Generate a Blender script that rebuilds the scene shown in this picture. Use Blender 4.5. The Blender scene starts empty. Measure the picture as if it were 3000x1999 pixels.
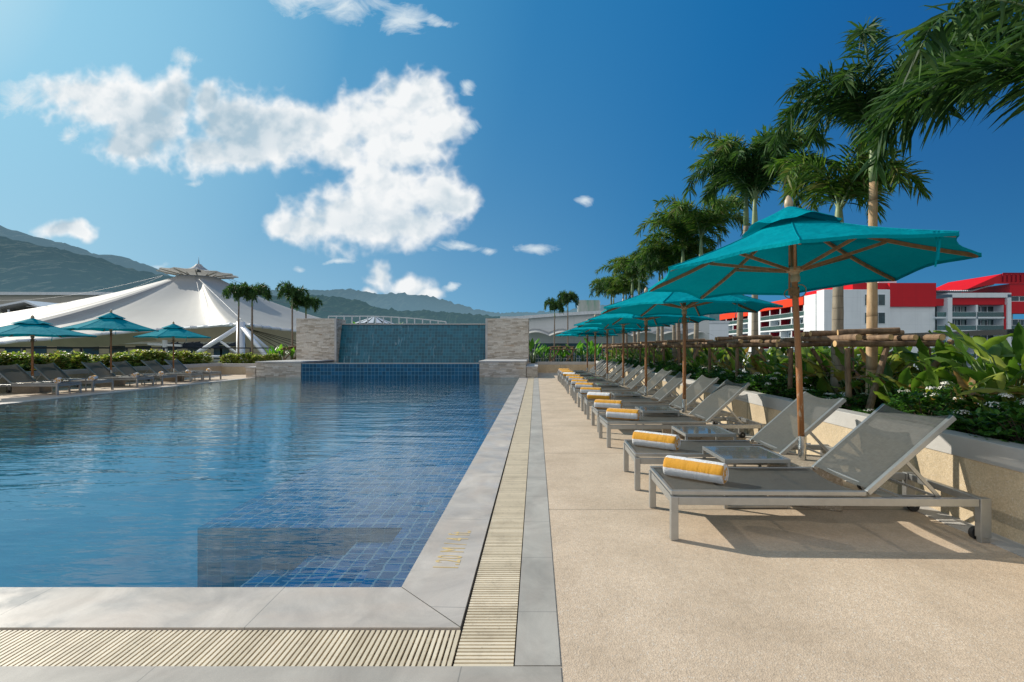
import bpy, math, random
from mathutils import Vector, Matrix, Euler, noise
random.seed(11)
PI = math.pi
sc = bpy.context.scene
COL = sc.collection
R = math.radians
rnd = random.uniform

# ------------------------------------------------------------------ camera frame
FOC, VX, VY, CH = 1120.0, 1231.5, 801.0, 1.2
def at(px, py, d):                       # picture position at depth d -> world point
    return Vector(((px - VX) / FOC * d, d, CH + (VY - py) / FOC * d))

# ------------------------------------------------------------------ mesh builder
class MB:
    def __init__(s): s.v = []; s.f = []
    def add(s, vs, fs):
        n = len(s.v); s.v += [tuple(p) for p in vs]; s.f += [tuple(i + n for i in f) for f in fs]
    def box(s, x0, x1, y0, y1, z0, z1):
        s.add([(x0,y0,z0),(x1,y0,z0),(x1,y1,z0),(x0,y1,z0),(x0,y0,z1),(x1,y0,z1),(x1,y1,z1),(x0,y1,z1)],
              [(0,3,2,1),(4,5,6,7),(0,1,5,4),(1,2,6,5),(2,3,7,6),(3,0,4,7)])
    def beam(s, p, q, w, h, up=(0,0,1)):
        p = Vector(p); q = Vector(q); d = (q - p).normalized(); u = Vector(up)
        a = d.cross(u)
        if a.length < 1e-4: a = d.cross(Vector((0,1,0)))
        a.normalize(); b = a.cross(d)
        vs = [c + a*sx*w/2 + b*sz*h/2 for c in (p, q) for sx, sz in ((-1,-1),(1,-1),(1,1),(-1,1))]
        s.add(vs, [(0,1,2,3),(7,6,5,4),(0,4,5,1),(1,5,6,2),(2,6,7,3),(3,7,4,0)])
    def tube(s, path, rad, n=10, cap=True, jit=0):
        path = [Vector(p) for p in path]
        if not isinstance(rad, (list, tuple)): rad = [rad]*len(path)
        rings = []; ref = None
        for i, p in enumerate(path):
            d = (path[min(i+1, len(path)-1)] - path[max(i-1, 0)]).normalized()
            if ref is None:
                ref = d.cross(Vector((0,0,1)))
                if ref.length < .1: ref = d.cross(Vector((0,1,0)))
            a = (ref - d*ref.dot(d)).normalized(); b = d.cross(a); ref = a
            rings.append([p + (a*math.cos(2*PI*k/n) + b*math.sin(2*PI*k/n))*rad[i]*(1+rnd(-jit,jit)) for k in range(n)])
        vs = [p for r in rings for p in r]; fs = []
        for i in range(len(rings)-1):
            for k in range(n):
                k2 = (k+1) % n
                fs.append((i*n+k, i*n+k2, (i+1)*n+k2, (i+1)*n+k))
        if cap:
            fs.append(tuple(range(n-1,-1,-1))); m = (len(rings)-1)*n; fs.append(tuple(range(m, m+n)))
        s.add(vs, fs)
    def lathe(s, prof, n=16, c=(0,0,0)):
        vs = []; fs = []
        for r, z in prof:
            for k in range(n): vs.append((c[0]+r*math.cos(2*PI*k/n), c[1]+r*math.sin(2*PI*k/n), c[2]+z))
        for i in range(len(prof)-1):
            for k in range(n): fs.append((i*n+k, i*n+(k+1)%n, (i+1)*n+(k+1)%n, (i+1)*n+k))
        fs.append(tuple(range(n-1,-1,-1))); m = (len(prof)-1)*n; fs.append(tuple(range(m, m+n)))
        s.add(vs, fs)
    def grid(s, fn, nu, nv):
        vs = [fn(i/nu, j/nv) for j in range(nv+1) for i in range(nu+1)]
        fs = [(j*(nu+1)+i, j*(nu+1)+i+1, (j+1)*(nu+1)+i+1, (j+1)*(nu+1)+i) for j in range(nv) for i in range(nu)]
        s.add(vs, fs)
    def build(s, name, mat, parent=None, smooth=False, bevel=0, solid=0):
        me = bpy.data.meshes.new(name); me.from_pydata(s.v, [], s.f); me.update()
        me.materials.append(mat)
        if smooth: me.polygons.foreach_set('use_smooth', [True]*len(me.polygons))
        o = bpy.data.objects.new(name, me); COL.objects.link(o)
        if parent is not None: o.parent = parent
        if solid:
            m = o.modifiers.new('s', 'SOLIDIFY'); m.thickness = solid; m.offset = 0
        if bevel:
            m = o.modifiers.new('b', 'BEVEL'); m.width = bevel; m.segments = 2; m.limit_method = 'ANGLE'
        return o

def tag(o, label=None, cat=None, group=None, kind=None):
    if label: o['label'] = label
    if cat: o['category'] = cat
    if group: o['group'] = group
    if kind: o['kind'] = kind
    return o
def thing(name, label, cat, loc=(0,0,0), rz=0, group=None):
    o = bpy.data.objects.new(name, None); COL.objects.link(o); o.empty_display_size = .1
    o.location = loc; o.rotation_euler = (0,0,rz)
    return tag(o, label, cat, group)
def kids(o): return [c for c in bpy.data.objects if c.parent == o]
def copy_tree(o, parent=None):
    c = o.copy(); COL.objects.link(c); c.parent = parent
    for ch in kids(o): copy_tree(ch, c)
    return c
ORD = ['first','second','third','fourth','fifth','sixth','seventh','eighth','ninth','tenth','eleventh','twelfth','thirteenth',
       'fourteenth','fifteenth','sixteenth','seventeenth','eighteenth','nineteenth','twentieth']
def nth(i):
    if i < 20: return ORD[i]
    t = {2:'twenty',3:'thirty',4:'forty',5:'fifty'}[(i+1)//10]
    return {2:'twentieth',3:'thirtieth',4:'fortieth',5:'fiftieth'}[(i+1)//10] if (i+1) % 10 == 0 else t + '-' + ORD[(i+1)%10-1]

# ------------------------------------------------------------------ material helpers
class M:
    def __init__(s, name):
        s.m = bpy.data.materials.new(name); s.m.use_nodes = True; s.nt = s.m.node_tree; s.nt.nodes.clear()
        s.out = s.n('ShaderNodeOutputMaterial')
    def n(s, t, **k):
        x = s.nt.nodes.new(t)
        for a, b in k.items(): setattr(x, a, b)
        return x
    def l(s, a, b): s.nt.links.new(a, b)
    def set(s, sock, v):
        if isinstance(v, bpy.types.NodeSocket): s.l(v, sock)
        elif isinstance(v, tuple) and len(v) == 3 and sock.type == 'RGBA': sock.default_value = (*v, 1)
        else: sock.default_value = v
    def math(s, op, a, b=0, c=None, clamp=False):
        x = s.n('ShaderNodeMath', operation=op, use_clamp=clamp); s.set(x.inputs[0], a); s.set(x.inputs[1], b)
        if c is not None: s.set(x.inputs[2], c)
        return x.outputs[0]
    def vmath(s, op, a, b=(0,0,0), c=None):
        x = s.n('ShaderNodeVectorMath', operation=op); s.set(x.inputs[0], a); s.set(x.inputs[1], b)
        if c is not None: s.set(x.inputs[2], c)
        return x
    def mix(s, f, a, b, t='MIX'):
        x = s.n('ShaderNodeMix', data_type='RGBA', blend_type=t); s.set(x.inputs[0], f)
        s.set(x.inputs[6], a); s.set(x.inputs[7], b); return x.outputs[2]
    def ramp(s, f, stops, interp='LINEAR'):
        x = s.n('ShaderNodeValToRGB'); x.color_ramp.interpolation = interp; e = x.color_ramp.elements
        while len(e) < len(stops): e.new(.5)
        for i, (p, c) in enumerate(stops):
            e[i].position = p; e[i].color = (*c, 1) if isinstance(c, tuple) else (c, c, c, 1)
        s.l(f, x.inputs[0]); return x.outputs[0]
    def mr(s, v, a, b, c=0, d=1, t='LINEAR'):
        x = s.n('ShaderNodeMapRange', interpolation_type=t); s.set(x.inputs[0], v)
        for i, k in enumerate((a, b, c, d)): x.inputs[i+1].default_value = k
        return x.outputs[0]
    def co(s, kind='Object'):
        if kind == 'Pos': return s.n('ShaderNodeNewGeometry').outputs['Position']
        return s.n('ShaderNodeTexCoord').outputs[kind]
    def map(s, v, scale=(1,1,1), loc=(0,0,0), rot=(0,0,0)):
        x = s.n('ShaderNodeMapping'); s.l(v, x.inputs[0]); x.inputs[1].default_value = loc
        x.inputs[2].default_value = rot; x.inputs[3].default_value = scale; return x.outputs[0]
    def noise(s, v, scale, det=3, rough=.55, out=0, dist=0):
        x = s.n('ShaderNodeTexNoise'); s.l(v, x.inputs['Vector']); x.inputs['Scale'].default_value = scale
        x.inputs['Detail'].default_value = det; x.inputs['Roughness'].default_value = rough
        x.inputs['Distortion'].default_value = dist; return x.outputs[out]
    def sep(s, v):
        x = s.n('ShaderNodeSeparateXYZ'); s.l(v, x.inputs[0]); return x.outputs
    def comb(s, a, b, c=0):
        x = s.n('ShaderNodeCombineXYZ')
        for i, k in enumerate((a, b, c)): s.set(x.inputs[i], k)
        return x.outputs[0]
    def bump(s, h, dist=.01, st=1):
        x = s.n('ShaderNodeBump'); s.l(h, x.inputs['Height']); x.inputs['Distance'].default_value = dist
        x.inputs['Strength'].default_value = st; return x.outputs[0]
    def pri(s, col, rough=.6, metal=0, norm=None, **k):
        x = s.n('ShaderNodeBsdfPrincipled'); s.set(x.inputs['Base Color'], col); s.set(x.inputs['Roughness'], rough)
        s.set(x.inputs['Metallic'], metal)
        if norm is not None: s.l(norm, x.inputs['Normal'])
        for a, b in k.items(): s.set(x.inputs[a.replace('_', ' ')], b)
        return x.outputs[0]
    def mixs(s, f, a, b):
        x = s.n('ShaderNodeMixShader'); s.set(x.inputs[0], f); s.l(a, x.inputs[1]); s.l(b, x.inputs[2]); return x.outputs[0]
    def done(s, sh): s.l(sh, s.out.inputs[0]); return s.m

def plain(name, col, rough=.6, metal=0, var=.12, scale=6, bump=0, bscale=60):
    m = M(name); p = m.co('Object'); n = m.noise(p, scale, 4)
    lo = tuple(c*(1-var) for c in col); hi = tuple(min(1, c*(1+var)) for c in col)
    c = m.mix(m.mr(n, .3, .7), lo, hi)
    nb = m.bump(m.noise(p, bscale, 3), bump) if bump else None
    return m.done(m.pri(c, rough, metal, nb))

def aggregate(name, base, joints=False, vs=150):
    m = M(name); p = m.co('Pos')
    v = m.n('ShaderNodeTexVoronoi'); m.l(p, v.inputs['Vector']); v.inputs['Scale'].default_value = vs
    g = m.sep(v.outputs['Color'])[0]
    c1 = m.ramp(g, [(0, tuple(c*.76 for c in base)), (.25, tuple(c*.93 for c in base)), (.6, base),
                    (.85, tuple(min(1, c*1.12+.01) for c in base)), (1, (.70, .63, .53))])
    big = m.noise(p, 1.5, 6, .68); fine = m.noise(p, 28, 3)
    c2 = m.mix(m.mr(big, .34, .68, 0, .72), c1, tuple(c*f for c, f in zip(base, (.6, .58, .55))))
    c2 = m.mix(m.mr(fine, .35, .7, 0, .28), c2, tuple(c*f for c, f in zip(base, (1.15, 1.13, 1.1))))
    h = m.math('ADD', v.outputs['Distance'], m.math('MULTIPLY', fine, 1.5))
    st = m.math('MULTIPLY', m.mr(m.noise(p, 2.6, 7, .7, dist=1.0), .54, .70, 0, .30), m.mr(m.noise(p, .35, 2), .42, .60))
    c2 = m.mix(st, c2, tuple(c*.52 for c in base))
    sm = m.mr(m.noise(m.map(p, (1.0, 1.0, 1.0), loc=(7, 3, 0)), 5.5, 3), .68, .72, 0, .16); c2 = m.mix(sm, c2, tuple(min(1, c*1.25) for c in base))
    if joints:
        y = m.sep(p)[1]
        f = m.math('FRACT', m.math('DIVIDE', m.math('ADD', y, 100*1.951-3.632+.975), 1.951))
        d = m.math('ABSOLUTE', m.math('SUBTRACT', f, .5))
        ln = m.mr(d, .0014, .0026, 1, 0)
        c2 = m.mix(m.math('MULTIPLY', ln, .85), c2, (.13, .10, .075))
        wet = m.mr(d, .003, .03, .18, 0); c2 = m.mix(wet, c2, tuple(c*.55 for c in base))
    return m.done(m.pri(c2, .82, 0, m.bump(h, .0025, .6)))

def stone_flag(name, base, axis, off, pitch, rough=.35, mitre=None, wet=True):
    m = M(name); p = m.co('Pos'); s = m.sep(p)
    n1 = m.noise(p, 2.2, 7, .66, dist=.9); n2 = m.noise(m.map(p, (2, 9, 2)) if axis == 0 else m.map(p, (9, 2, 2)), 1, 4)
    c = m.mix(m.mr(n1, .3, .7), tuple(k*.66 for k in base), tuple(k*1.14 for k in base))
    c = m.mix(m.mr(n2, .45, .7, 0, .35), c, (base[0]*.86, base[1]*.78, base[2]*.75))
    f = m.math('FRACT', m.math('DIVIDE', m.math('ADD', s[axis], 200*pitch - off + pitch/2), pitch))
    d = m.math('ABSOLUTE', m.math('SUBTRACT', f, .5))
    c = m.mix(m.mr(d, .0015/pitch, .003/pitch, .6, 0), c, (.12, .12, .11))
    c = m.mix(m.math('MULTIPLY', m.mr(m.noise(p, 220, 2), .4, .62), .12), c, (.2, .19, .18))
    if wet:
        r = m.mr(m.noise(p, 3.0, 4, .6), .4, .62, .28, .6)
    else: r = .62
    return m.done(m.pri(c, r, 0, m.bump(m.noise(p, 14, 4), .0015, .5)))

def tile_mat(name, tile, col, grout, axes=(0,1), wobble=.02, rough=.15, mort=.055, streak=False, emis=0):
    m = M(name); p = m.co('Pos')
    if wobble:
        w = m.noise(m.map(p, (1, 2.2, 1)), 4.5, 2, .5, out=1)
        p = m.vmath('MULTIPLY_ADD', m.vmath('SUBTRACT', w, (.5,.5,.5)).outputs[0], (wobble*2, wobble*2, 0), p).outputs[0]
    s = m.sep(p); v = m.comb(m.math('DIVIDE', m.math('ADD', s[axes[0]], 50), tile), m.math('DIVIDE', m.math('ADD', s[axes[1]], 50), tile))
    fr = m.vmath('FRACTION', v).outputs[0]; fs = m.sep(fr)
    e = m.math('MINIMUM', m.math('MINIMUM', fs[0], m.math('SUBTRACT', 1, fs[0])), m.math('MINIMUM', fs[1], m.math('SUBTRACT', 1, fs[1])))
    g = m.mr(e, mort*.45, mort, 1, 0)
    wn = m.n('ShaderNodeTexWhiteNoise', noise_dimensions='2D'); m.l(m.vmath('FLOOR', v).outputs[0], wn.inputs['Vector'])
    c = m.mix(m.mr(wn.outputs['Value'], 0, 1), tuple(k*.7 for k in col), tuple(k*1.25 for k in col))
    c = m.mix(g, c, grout)
    nb = m.bump(m.mr(e, 0, mort), .003, .5)
    if streak:
        q = m.map(m.co('Pos'), (7, 1, 1.3)); sn = m.noise(q, 1.0, 5, .6, dist=1.2)
        msk = m.mr(m.noise(m.map(m.co('Pos'), (.9, 1, .25)), 1.0, 2), .48, .66)
        st = m.math('MULTIPLY', m.mr(sn, .57, .63), msk)
        c = m.mix(m.math('MULTIPLY', st, .35), c, (.45, .62, .68))
        nb = m.bump(m.noise(m.map(m.co('Pos'), (26, 1, 60)), 1.0, 3), .02, .7)
    return m.done(m.pri(c, rough, 0, nb))

def leafmat(name, cols, trans=.35, rough=.42, spec=.4):
    m = M(name); g = m.n('ShaderNodeNewGeometry').outputs['Random Per Island']
    k = len(cols); c = m.ramp(g, [(i/(k-1) if k > 1 else 0, cc) for i, cc in enumerate(cols)])
    p = m.co('Object'); c = m.mix(m.mr(m.noise(p, 9, 3), .3, .75, 0, .35), c, tuple(x*.55 for x in cols[0]))
    b = m.pri(c, rough, 0, m.bump(m.noise(p, 45, 2), .004, .4), Specular_IOR_Level=spec)
    t = m.n('ShaderNodeBsdfTranslucent'); m.l(m.mix(.5, c, m.mix(1, c, (1.6, 1.8, .5), 'MULTIPLY')), t.inputs[0])
    return m.done(m.mixs(trans, b, t.outputs[0]))

def barkmat(name, a, b, ring=0):
    m = M(name); p = m.co('Object'); n = m.noise(m.map(p, (9, 9, 2.2)), 2, 5, .65)
    c = m.mix(m.mr(n, .3, .72), a, b)
    if ring:
        z = m.sep(p)[2]; f = m.math('FRACT', m.math('ADD', m.math('MULTIPLY', z, ring), m.math('MULTIPLY', m.noise(p, 3, 2), .4)))
        c = m.mix(m.mr(f, .0, .12, .75, 0), c, tuple(k*.35 for k in a))
    c = m.mix(m.mr(m.noise(p, 5, 4), .58, .7, 0, .5), c, (.10, .085, .06))
    return m.done(m.pri(c, .85, 0, m.bump(n, .006, .7)))

# ---- materials
m_deck = aggregate('deck_aggregate', (.65, .51, .37), True)
m_agg = aggregate('wall_aggregate', (.62, .50, .335), False, 120)
m_plinth = aggregate('plinth_aggregate', (.42, .34, .25), False, 110)
m_cop_r = stone_flag('coping_stone_side', (.57, .51, .44), 1, 3.4, 1.15)
m_cop_f = stone_flag('coping_stone_front', (.57, .51, .44), 0, -1.25, 1.15)
m_band_r = stone_flag('band_stone_side', (.46, .43, .375), 1, 2.214, .575, wet=False)
m_band_f = stone_flag('band_stone_front', (.43, .395, .34), 0, -.28, .575*2, wet=False)
m_cap = plain('cap_render', (.50, .485, .46), .7, var=.12, scale=2.5, bump=.002)
m_grate = plain('grate_plastic', (.68, .575, .415), .45, var=.10, scale=25)
def m_gr():
    m = M('grate_plastic_slats'); g = m.n('ShaderNodeNewGeometry').outputs['Random Per Island']; p = m.co('Pos')
    c = m.mix(m.mr(g, 0, 1), (.62, .525, .37), (.80, .69, .51)); c = m.mix(m.mr(m.noise(p, 6, 5, .7), .5, .72, 0, .45), c, (.40, .32, .21))
    c = m.mix(m.mr(m.noise(m.map(p, (60, 60, 60)), 1, 3), .6, .72, 0, .35), c, (.25, .2, .14)); return m.done(m.pri(c, .5))
m_grate = m_gr()
m_dark = plain('dark_channel', (.05, .045, .035), .8)
m_alu = plain('brushed_aluminium', (.42, .43, .425), .36, .75, var=.08, scale=14)
m_steel = plain('stainless_steel', (.62, .61, .59), .18, 1, var=.05)
m_rubber = plain('black_rubber', (.03, .03, .03), .6)
m_black = plain('black_painted_steel', (.018, .019, .022), .35)
m_white = plain('white_painted_steel', (.78, .80, .82), .4, var=.04)
m_gold = plain('gold_inlay', (.72, .52, .22), .4, .1)
m_soil = plain('dark_soil', (.035, .025, .018), .95, var=.4, scale=20, bump=.02)

def m_fabric():
    m = M('lounger_sling'); p = m.co('Object')
    w = m.noise(m.map(p, (14, 160, 14)), 1, 3); w2 = m.noise(m.map(p, (120, 20, 60)), 1, 2)
    c = m.mix(m.mr(m.math('ADD', w, w2), .7, 1.3), (.075, .083, .082), (.135, .145, .14))
    b = m.pri(c, .55, 0, m.bump(w2, .0015, .5))
    t = m.n('ShaderNodeBsdfTransparent'); tl = m.n('ShaderNodeBsdfTranslucent'); tl.inputs[0].default_value = (.30, .30, .28, 1)
    return m.done(m.mixs(.10, m.mixs(.38, b, tl.outputs[0]), t.outputs[0]))
m_sling = m_fabric()

def m_canvas():
    m = M('teal_canvas'); p = m.co('Object')
    n = m.noise(p, 2.2, 5, .6); f = m.noise(p, 160, 2)
    c = m.mix(m.mr(n, .25, .75), (.000, .25, .32), (.000, .36, .43))
    c = m.mix(m.mr(m.noise(m.map(p, (6, 6, 1)), 1, 4, .7), .55, .8, 0, .25), c, (.005, .38, .44))
    h = m.math('ADD', m.math('MULTIPLY', n, 4), m.math('MULTIPLY', f, .05))
    b = m.pri(c, .8, 0, m.bump(h, .022, .7), Specular_IOR_Level=.03)
    t = m.n('ShaderNodeBsdfTranslucent'); t.inputs[0].default_value = (.0, .24, .30, 1)
    return m.done(m.mixs(.22, b, t.outputs[0]))
m_canvas = m_canvas()

def wood(name, a, b, chips=False):
    m = M(name); p = m.co('Object'); n = m.noise(m.map(p, (30, 30, 2.2)), 1, 5, .65)
    c = m.mix(m.mr(n, .3, .7), a, b)
    if chips:
        z = m.sep(p)[2]; ch = m.noise(m.map(p, (60, 60, 14)), 1, 3)
        k = m.math('MULTIPLY', m.mr(ch, .60, .64), m.mr(z, .5, 1.15, 1, 0))
        c = m.mix(k, c, (.62, .50, .36))
    return m.done(m.pri(c, .42, 0, m.bump(n, .002, .5)))
m_teak = wood('oiled_teak', (.30, .115, .035), (.45, .19, .065), True)
m_teak2 = wood('plain_teak', (.26, .12, .05), (.42, .22, .10))
m_pale = wood('pale_turned_wood', (.42, .30, .18), (.55, .42, .27))
m_rope = plain('jute_rope', (.34, .20, .10), .8, var=.3, scale=60)
m_log = barkmat('debarked_log', (.11, .065, .038), (.36, .235, .14))
m_logend = plain('cut_log_end', (.62, .40, .18), .8, var=.25, scale=20)
m_trunk = barkmat('palm_trunk', (.22, .18, .13), (.38, .33, .25), 7)
m_trunk2 = barkmat('pale_palm_trunk', (.40, .235, .11), (.66, .47, .28), 1.6)
m_trunk3 = barkmat('dark_palm_trunk', (.16, .12, .09), (.30, .24, .18), 7)
m_shaft = plain('palm_crownshaft', (.20, .27, .12), .5, var=.25, scale=8)
m_palm = leafmat('palm_leaflets', [(.022, .062, .020), (.036, .095, .022), (.062, .14, .03), (.10, .18, .045)], .30, .55, .25)
m_palm2 = leafmat('palm_leaflets_yellowish', [(.045, .11, .02), (.09, .19, .028), (.15, .27, .04), (.22, .20, .08)], .35, .55, .25)
m_leaf = leafmat('broad_leaves', [(.045, .12, .02), (.18, .32, .045), (.46, .52, .09), (.09, .20, .03), (.32, .44, .07)], .45, .38)
m_leafr = leafmat('bronze_leaves', [(.10, .13, .03), (.42, .48, .08), (.30, .10, .05), (.14, .28, .04), (.44, .22, .09), (.42, .50, .09)], .4, .38)
m_ban = leafmat('banana_leaves', [(.07, .24, .025), (.13, .34, .04), (.22, .44, .05)], .45, .4)
m_hedge = leafmat('hedge_leaves', [(.03, .07, .014), (.18, .28, .04), (.48, .55, .12), (.60, .60, .20), (.32, .18, .08)], .42, .4)
m_ixora = leafmat('small_glossy_leaves', [(.025, .08, .014), (.06, .17, .022), (.13, .30, .04)], .3, .32, .6)
m_petal = plain('white_petals', (.80, .79, .72), .6, var=.08)
m_stem = plain('green_stems', (.10, .16, .05), .6, var=.3)
m_twig = plain('brown_twigs', (.10, .07, .045), .8, var=.3)
def m_stone():
    m = M('split_face_stone'); g = m.n('ShaderNodeNewGeometry').outputs['Random Per Island']
    c = m.ramp(g, [(0, (.42, .35, .27)), (.25, (.58, .51, .42)), (.6, (.70, .63, .54)), (.9, (.78, .72, .63)), (1, (.48, .36, .25))])
    p = m.co('Pos'); c = m.mix(m.mr(m.noise(p, 25, 4), .35, .7, 0, .45), c, (.36, .33, .29))
    return m.done(m.pri(c, .85, 0, m.bump(m.noise(p, 30, 4), .012, .8)))
m_stone = m_stone()
m_tile_f = tile_mat('pool_tiles', .1136, (.000, .33, .68), (.80, 1.0, 1.0), wobble=.022, mort=.085)
m_tile_w = tile_mat('pool_wall_tiles', .1136, (.02, .18, .34), (.10, .34, .46), (0, 2), wobble=.006, mort=.05)
m_tile_b = tile_mat('basin_tiles', .15, (.003, .085, .18), (.11, .29, .38), (0, 2), 0, .12, .06)
m_tile_c = tile_mat('cascade_tiles', .15, (.003, .12, .18), (.05, .25, .31), (0, 2), 0, .12, .05, True)
def m_deepf():
    m = M('deep_pool_floor'); p = m.co('Pos'); n = m.noise(m.map(p, (1, 2.5, 1)), 1.4, 4)
    c = m.mix(m.mr(n, .3, .7), (.01, .56, .78), (.05, .74, .90)); return m.done(m.pri(c, .5))
m_deepf = m_deepf()

def m_water(name='pool_water', amp=1.0):
    m = M(name); p = m.co('Pos')
    y = m.sep(p)[1]
    n1 = m.noise(m.map(p, (.55, 1.9, 1)), 1.0, 3, .5, dist=.4)
    n2 = m.noise(m.map(p, (1.9, 7.5, 1), rot=(0, 0, .08)), 1.0, 3, .55, dist=.5)
    n3 = m.noise(m.map(p, (7, 18, 1), rot=(0, 0, -.2)), 1.0, 2, .5)
    far = m.mr(y, 3, 12, .30, 1.0)
    h = m.math('ADD', m.math('MULTIPLY', n1, .021*amp), m.math('ADD', m.math('MULTIPLY', m.math('MULTIPLY', n2, far), .0150*amp), m.math('MULTIPLY', m.math('MULTIPLY', n3, far), .0034*amp)))
    b = m.n('ShaderNodeBump'); m.l(h, b.inputs['Height']); b.inputs['Distance'].default_value = 1.0; b.inputs['Strength'].default_value = 1.0
    fr = m.n('ShaderNodeFresnel'); fr.inputs['IOR'].default_value = 1.36; m.l(b.outputs[0], fr.inputs['Normal'])
    g = m.n('ShaderNodeBsdfGlossy'); g.inputs['Roughness'].default_value = .015; m.l(b.outputs[0], g.inputs['Normal'])
    g.inputs['Color'].default_value = (.84, .97, 1, 1)
    t = m.n('ShaderNodeBsdfTransparent'); t.inputs[0].default_value = (.88, .97, .99, 1)
    return m.done(m.mixs(m.math('MULTIPLY', fr.outputs[0], 1.3, clamp=True), t.outputs[0], g.outputs[0]))
m_water_s = m_water()

def m_glass(name, tint, fac=.5):
    m = M(name); g = m.n('ShaderNodeBsdfGlossy'); g.inputs['Roughness'].default_value = .05; g.inputs[0].default_value = (.9, .95, .95, 1)
    t = m.n('ShaderNodeBsdfTransparent'); t.inputs[0].default_value = (*tint, 1)
    d = m.pri(tuple(k*.6 for k in tint), .3)
    fr = m.n('ShaderNodeFresnel'); fr.inputs[0].default_value = 1.5
    return m.done(m.mixs(fr.outputs[0], m.mixs(fac, t.outputs[0], d), g.outputs[0]))
m_tabglass = m_glass('frosted_table_glass', (.80, .87, .84), .30)
m_balglass = m_glass('green_balustrade_glass', (.30, .52, .48), .35)
m_window = plain('window_glass', (.035, .065, .07), .08, 0, var=.5, scale=.6)
m_hwhite = None
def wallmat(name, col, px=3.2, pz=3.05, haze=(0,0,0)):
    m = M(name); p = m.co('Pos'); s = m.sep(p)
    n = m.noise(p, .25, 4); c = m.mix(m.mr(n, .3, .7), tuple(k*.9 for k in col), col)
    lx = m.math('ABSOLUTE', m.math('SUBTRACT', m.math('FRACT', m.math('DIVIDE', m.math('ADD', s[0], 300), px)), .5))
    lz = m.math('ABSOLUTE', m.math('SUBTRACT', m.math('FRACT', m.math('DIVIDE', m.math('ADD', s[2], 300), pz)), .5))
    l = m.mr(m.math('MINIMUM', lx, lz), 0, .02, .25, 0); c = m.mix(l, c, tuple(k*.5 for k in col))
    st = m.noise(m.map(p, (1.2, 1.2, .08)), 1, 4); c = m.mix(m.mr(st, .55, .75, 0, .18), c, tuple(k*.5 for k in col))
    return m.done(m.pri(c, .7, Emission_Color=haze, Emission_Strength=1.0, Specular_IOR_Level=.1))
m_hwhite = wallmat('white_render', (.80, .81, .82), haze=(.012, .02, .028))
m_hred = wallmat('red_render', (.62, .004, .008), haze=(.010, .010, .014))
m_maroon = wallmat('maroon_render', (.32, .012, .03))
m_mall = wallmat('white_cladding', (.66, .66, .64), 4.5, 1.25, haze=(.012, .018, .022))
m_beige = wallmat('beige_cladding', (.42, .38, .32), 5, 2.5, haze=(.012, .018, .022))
m_metalroof = plain('corrugated_roof', (.65, .67, .69), .45, .2)
m_tentin = plain('beige_inner_membrane', (.70, .62, .50), .8, var=.1, scale=.5)

def m_tentmat():
    m = M('tent_membrane'); p = m.co('Pos'); q = m.vmath('SUBTRACT', p, (-41.0, 62.0, 0)).outputs[0]; s = m.sep(q)
    ang = m.math('ARCTAN2', s[1], s[0]); f = m.math('FRACT', m.math('MULTIPLY', m.math('ADD', ang, 4), 14/(2*PI)*1.0))
    seam = m.mr(m.math('ABSOLUTE', m.math('SUBTRACT', f, .5)), 0, .006, .16, 0)
    n = m.noise(p, .18, 4); c = m.mix(m.mr(n, .3, .7), (.50, .49, .46), (.60, .59, .56))
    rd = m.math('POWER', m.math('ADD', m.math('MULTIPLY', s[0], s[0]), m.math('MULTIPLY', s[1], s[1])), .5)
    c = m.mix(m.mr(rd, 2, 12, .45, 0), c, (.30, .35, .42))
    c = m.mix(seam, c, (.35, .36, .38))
    tl = m.n('ShaderNodeBsdfTranslucent'); tl.inputs[0].default_value = (.62, .58, .50, 1)
    return m.done(m.mixs(.30, m.pri(c, .6), tl.outputs[0]))
m_tent = m_tentmat()

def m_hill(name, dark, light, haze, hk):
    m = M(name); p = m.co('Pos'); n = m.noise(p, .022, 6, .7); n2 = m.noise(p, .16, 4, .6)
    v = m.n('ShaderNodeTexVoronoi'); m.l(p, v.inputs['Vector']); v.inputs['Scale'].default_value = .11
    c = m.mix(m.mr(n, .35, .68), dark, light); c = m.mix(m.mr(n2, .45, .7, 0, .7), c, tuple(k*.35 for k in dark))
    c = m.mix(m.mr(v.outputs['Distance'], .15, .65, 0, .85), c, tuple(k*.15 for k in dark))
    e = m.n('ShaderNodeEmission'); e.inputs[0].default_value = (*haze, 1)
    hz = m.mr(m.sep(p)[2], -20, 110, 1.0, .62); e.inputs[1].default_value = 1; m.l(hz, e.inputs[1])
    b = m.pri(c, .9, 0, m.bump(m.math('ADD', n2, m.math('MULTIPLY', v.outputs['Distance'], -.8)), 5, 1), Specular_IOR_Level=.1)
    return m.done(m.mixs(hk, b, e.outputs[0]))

# ================================================================== SETTING
PXL, PXR, PYF, PYB = -11.4, -.670, 2.426, 20.1
def sheet(name, x0, x1, y0, y1, z, mat, t=.1):
    b = MB(); b.box(x0, x1, y0, y1, z-t, z); return tag(b.build(name, mat), kind='structure')
# far city ground, one sheet to the horizon
g = MB(); g.add([(-3000,-500,-20),(3000,-500,-20),(3000,6000,-20),(-3000,6000,-20)], [(0,1,2,3)])
m_city = plain('distant_ground', (.10, .13, .09), .9, var=.4, scale=.02)
tag(g.build('ground', m_city), kind='structure')
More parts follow.
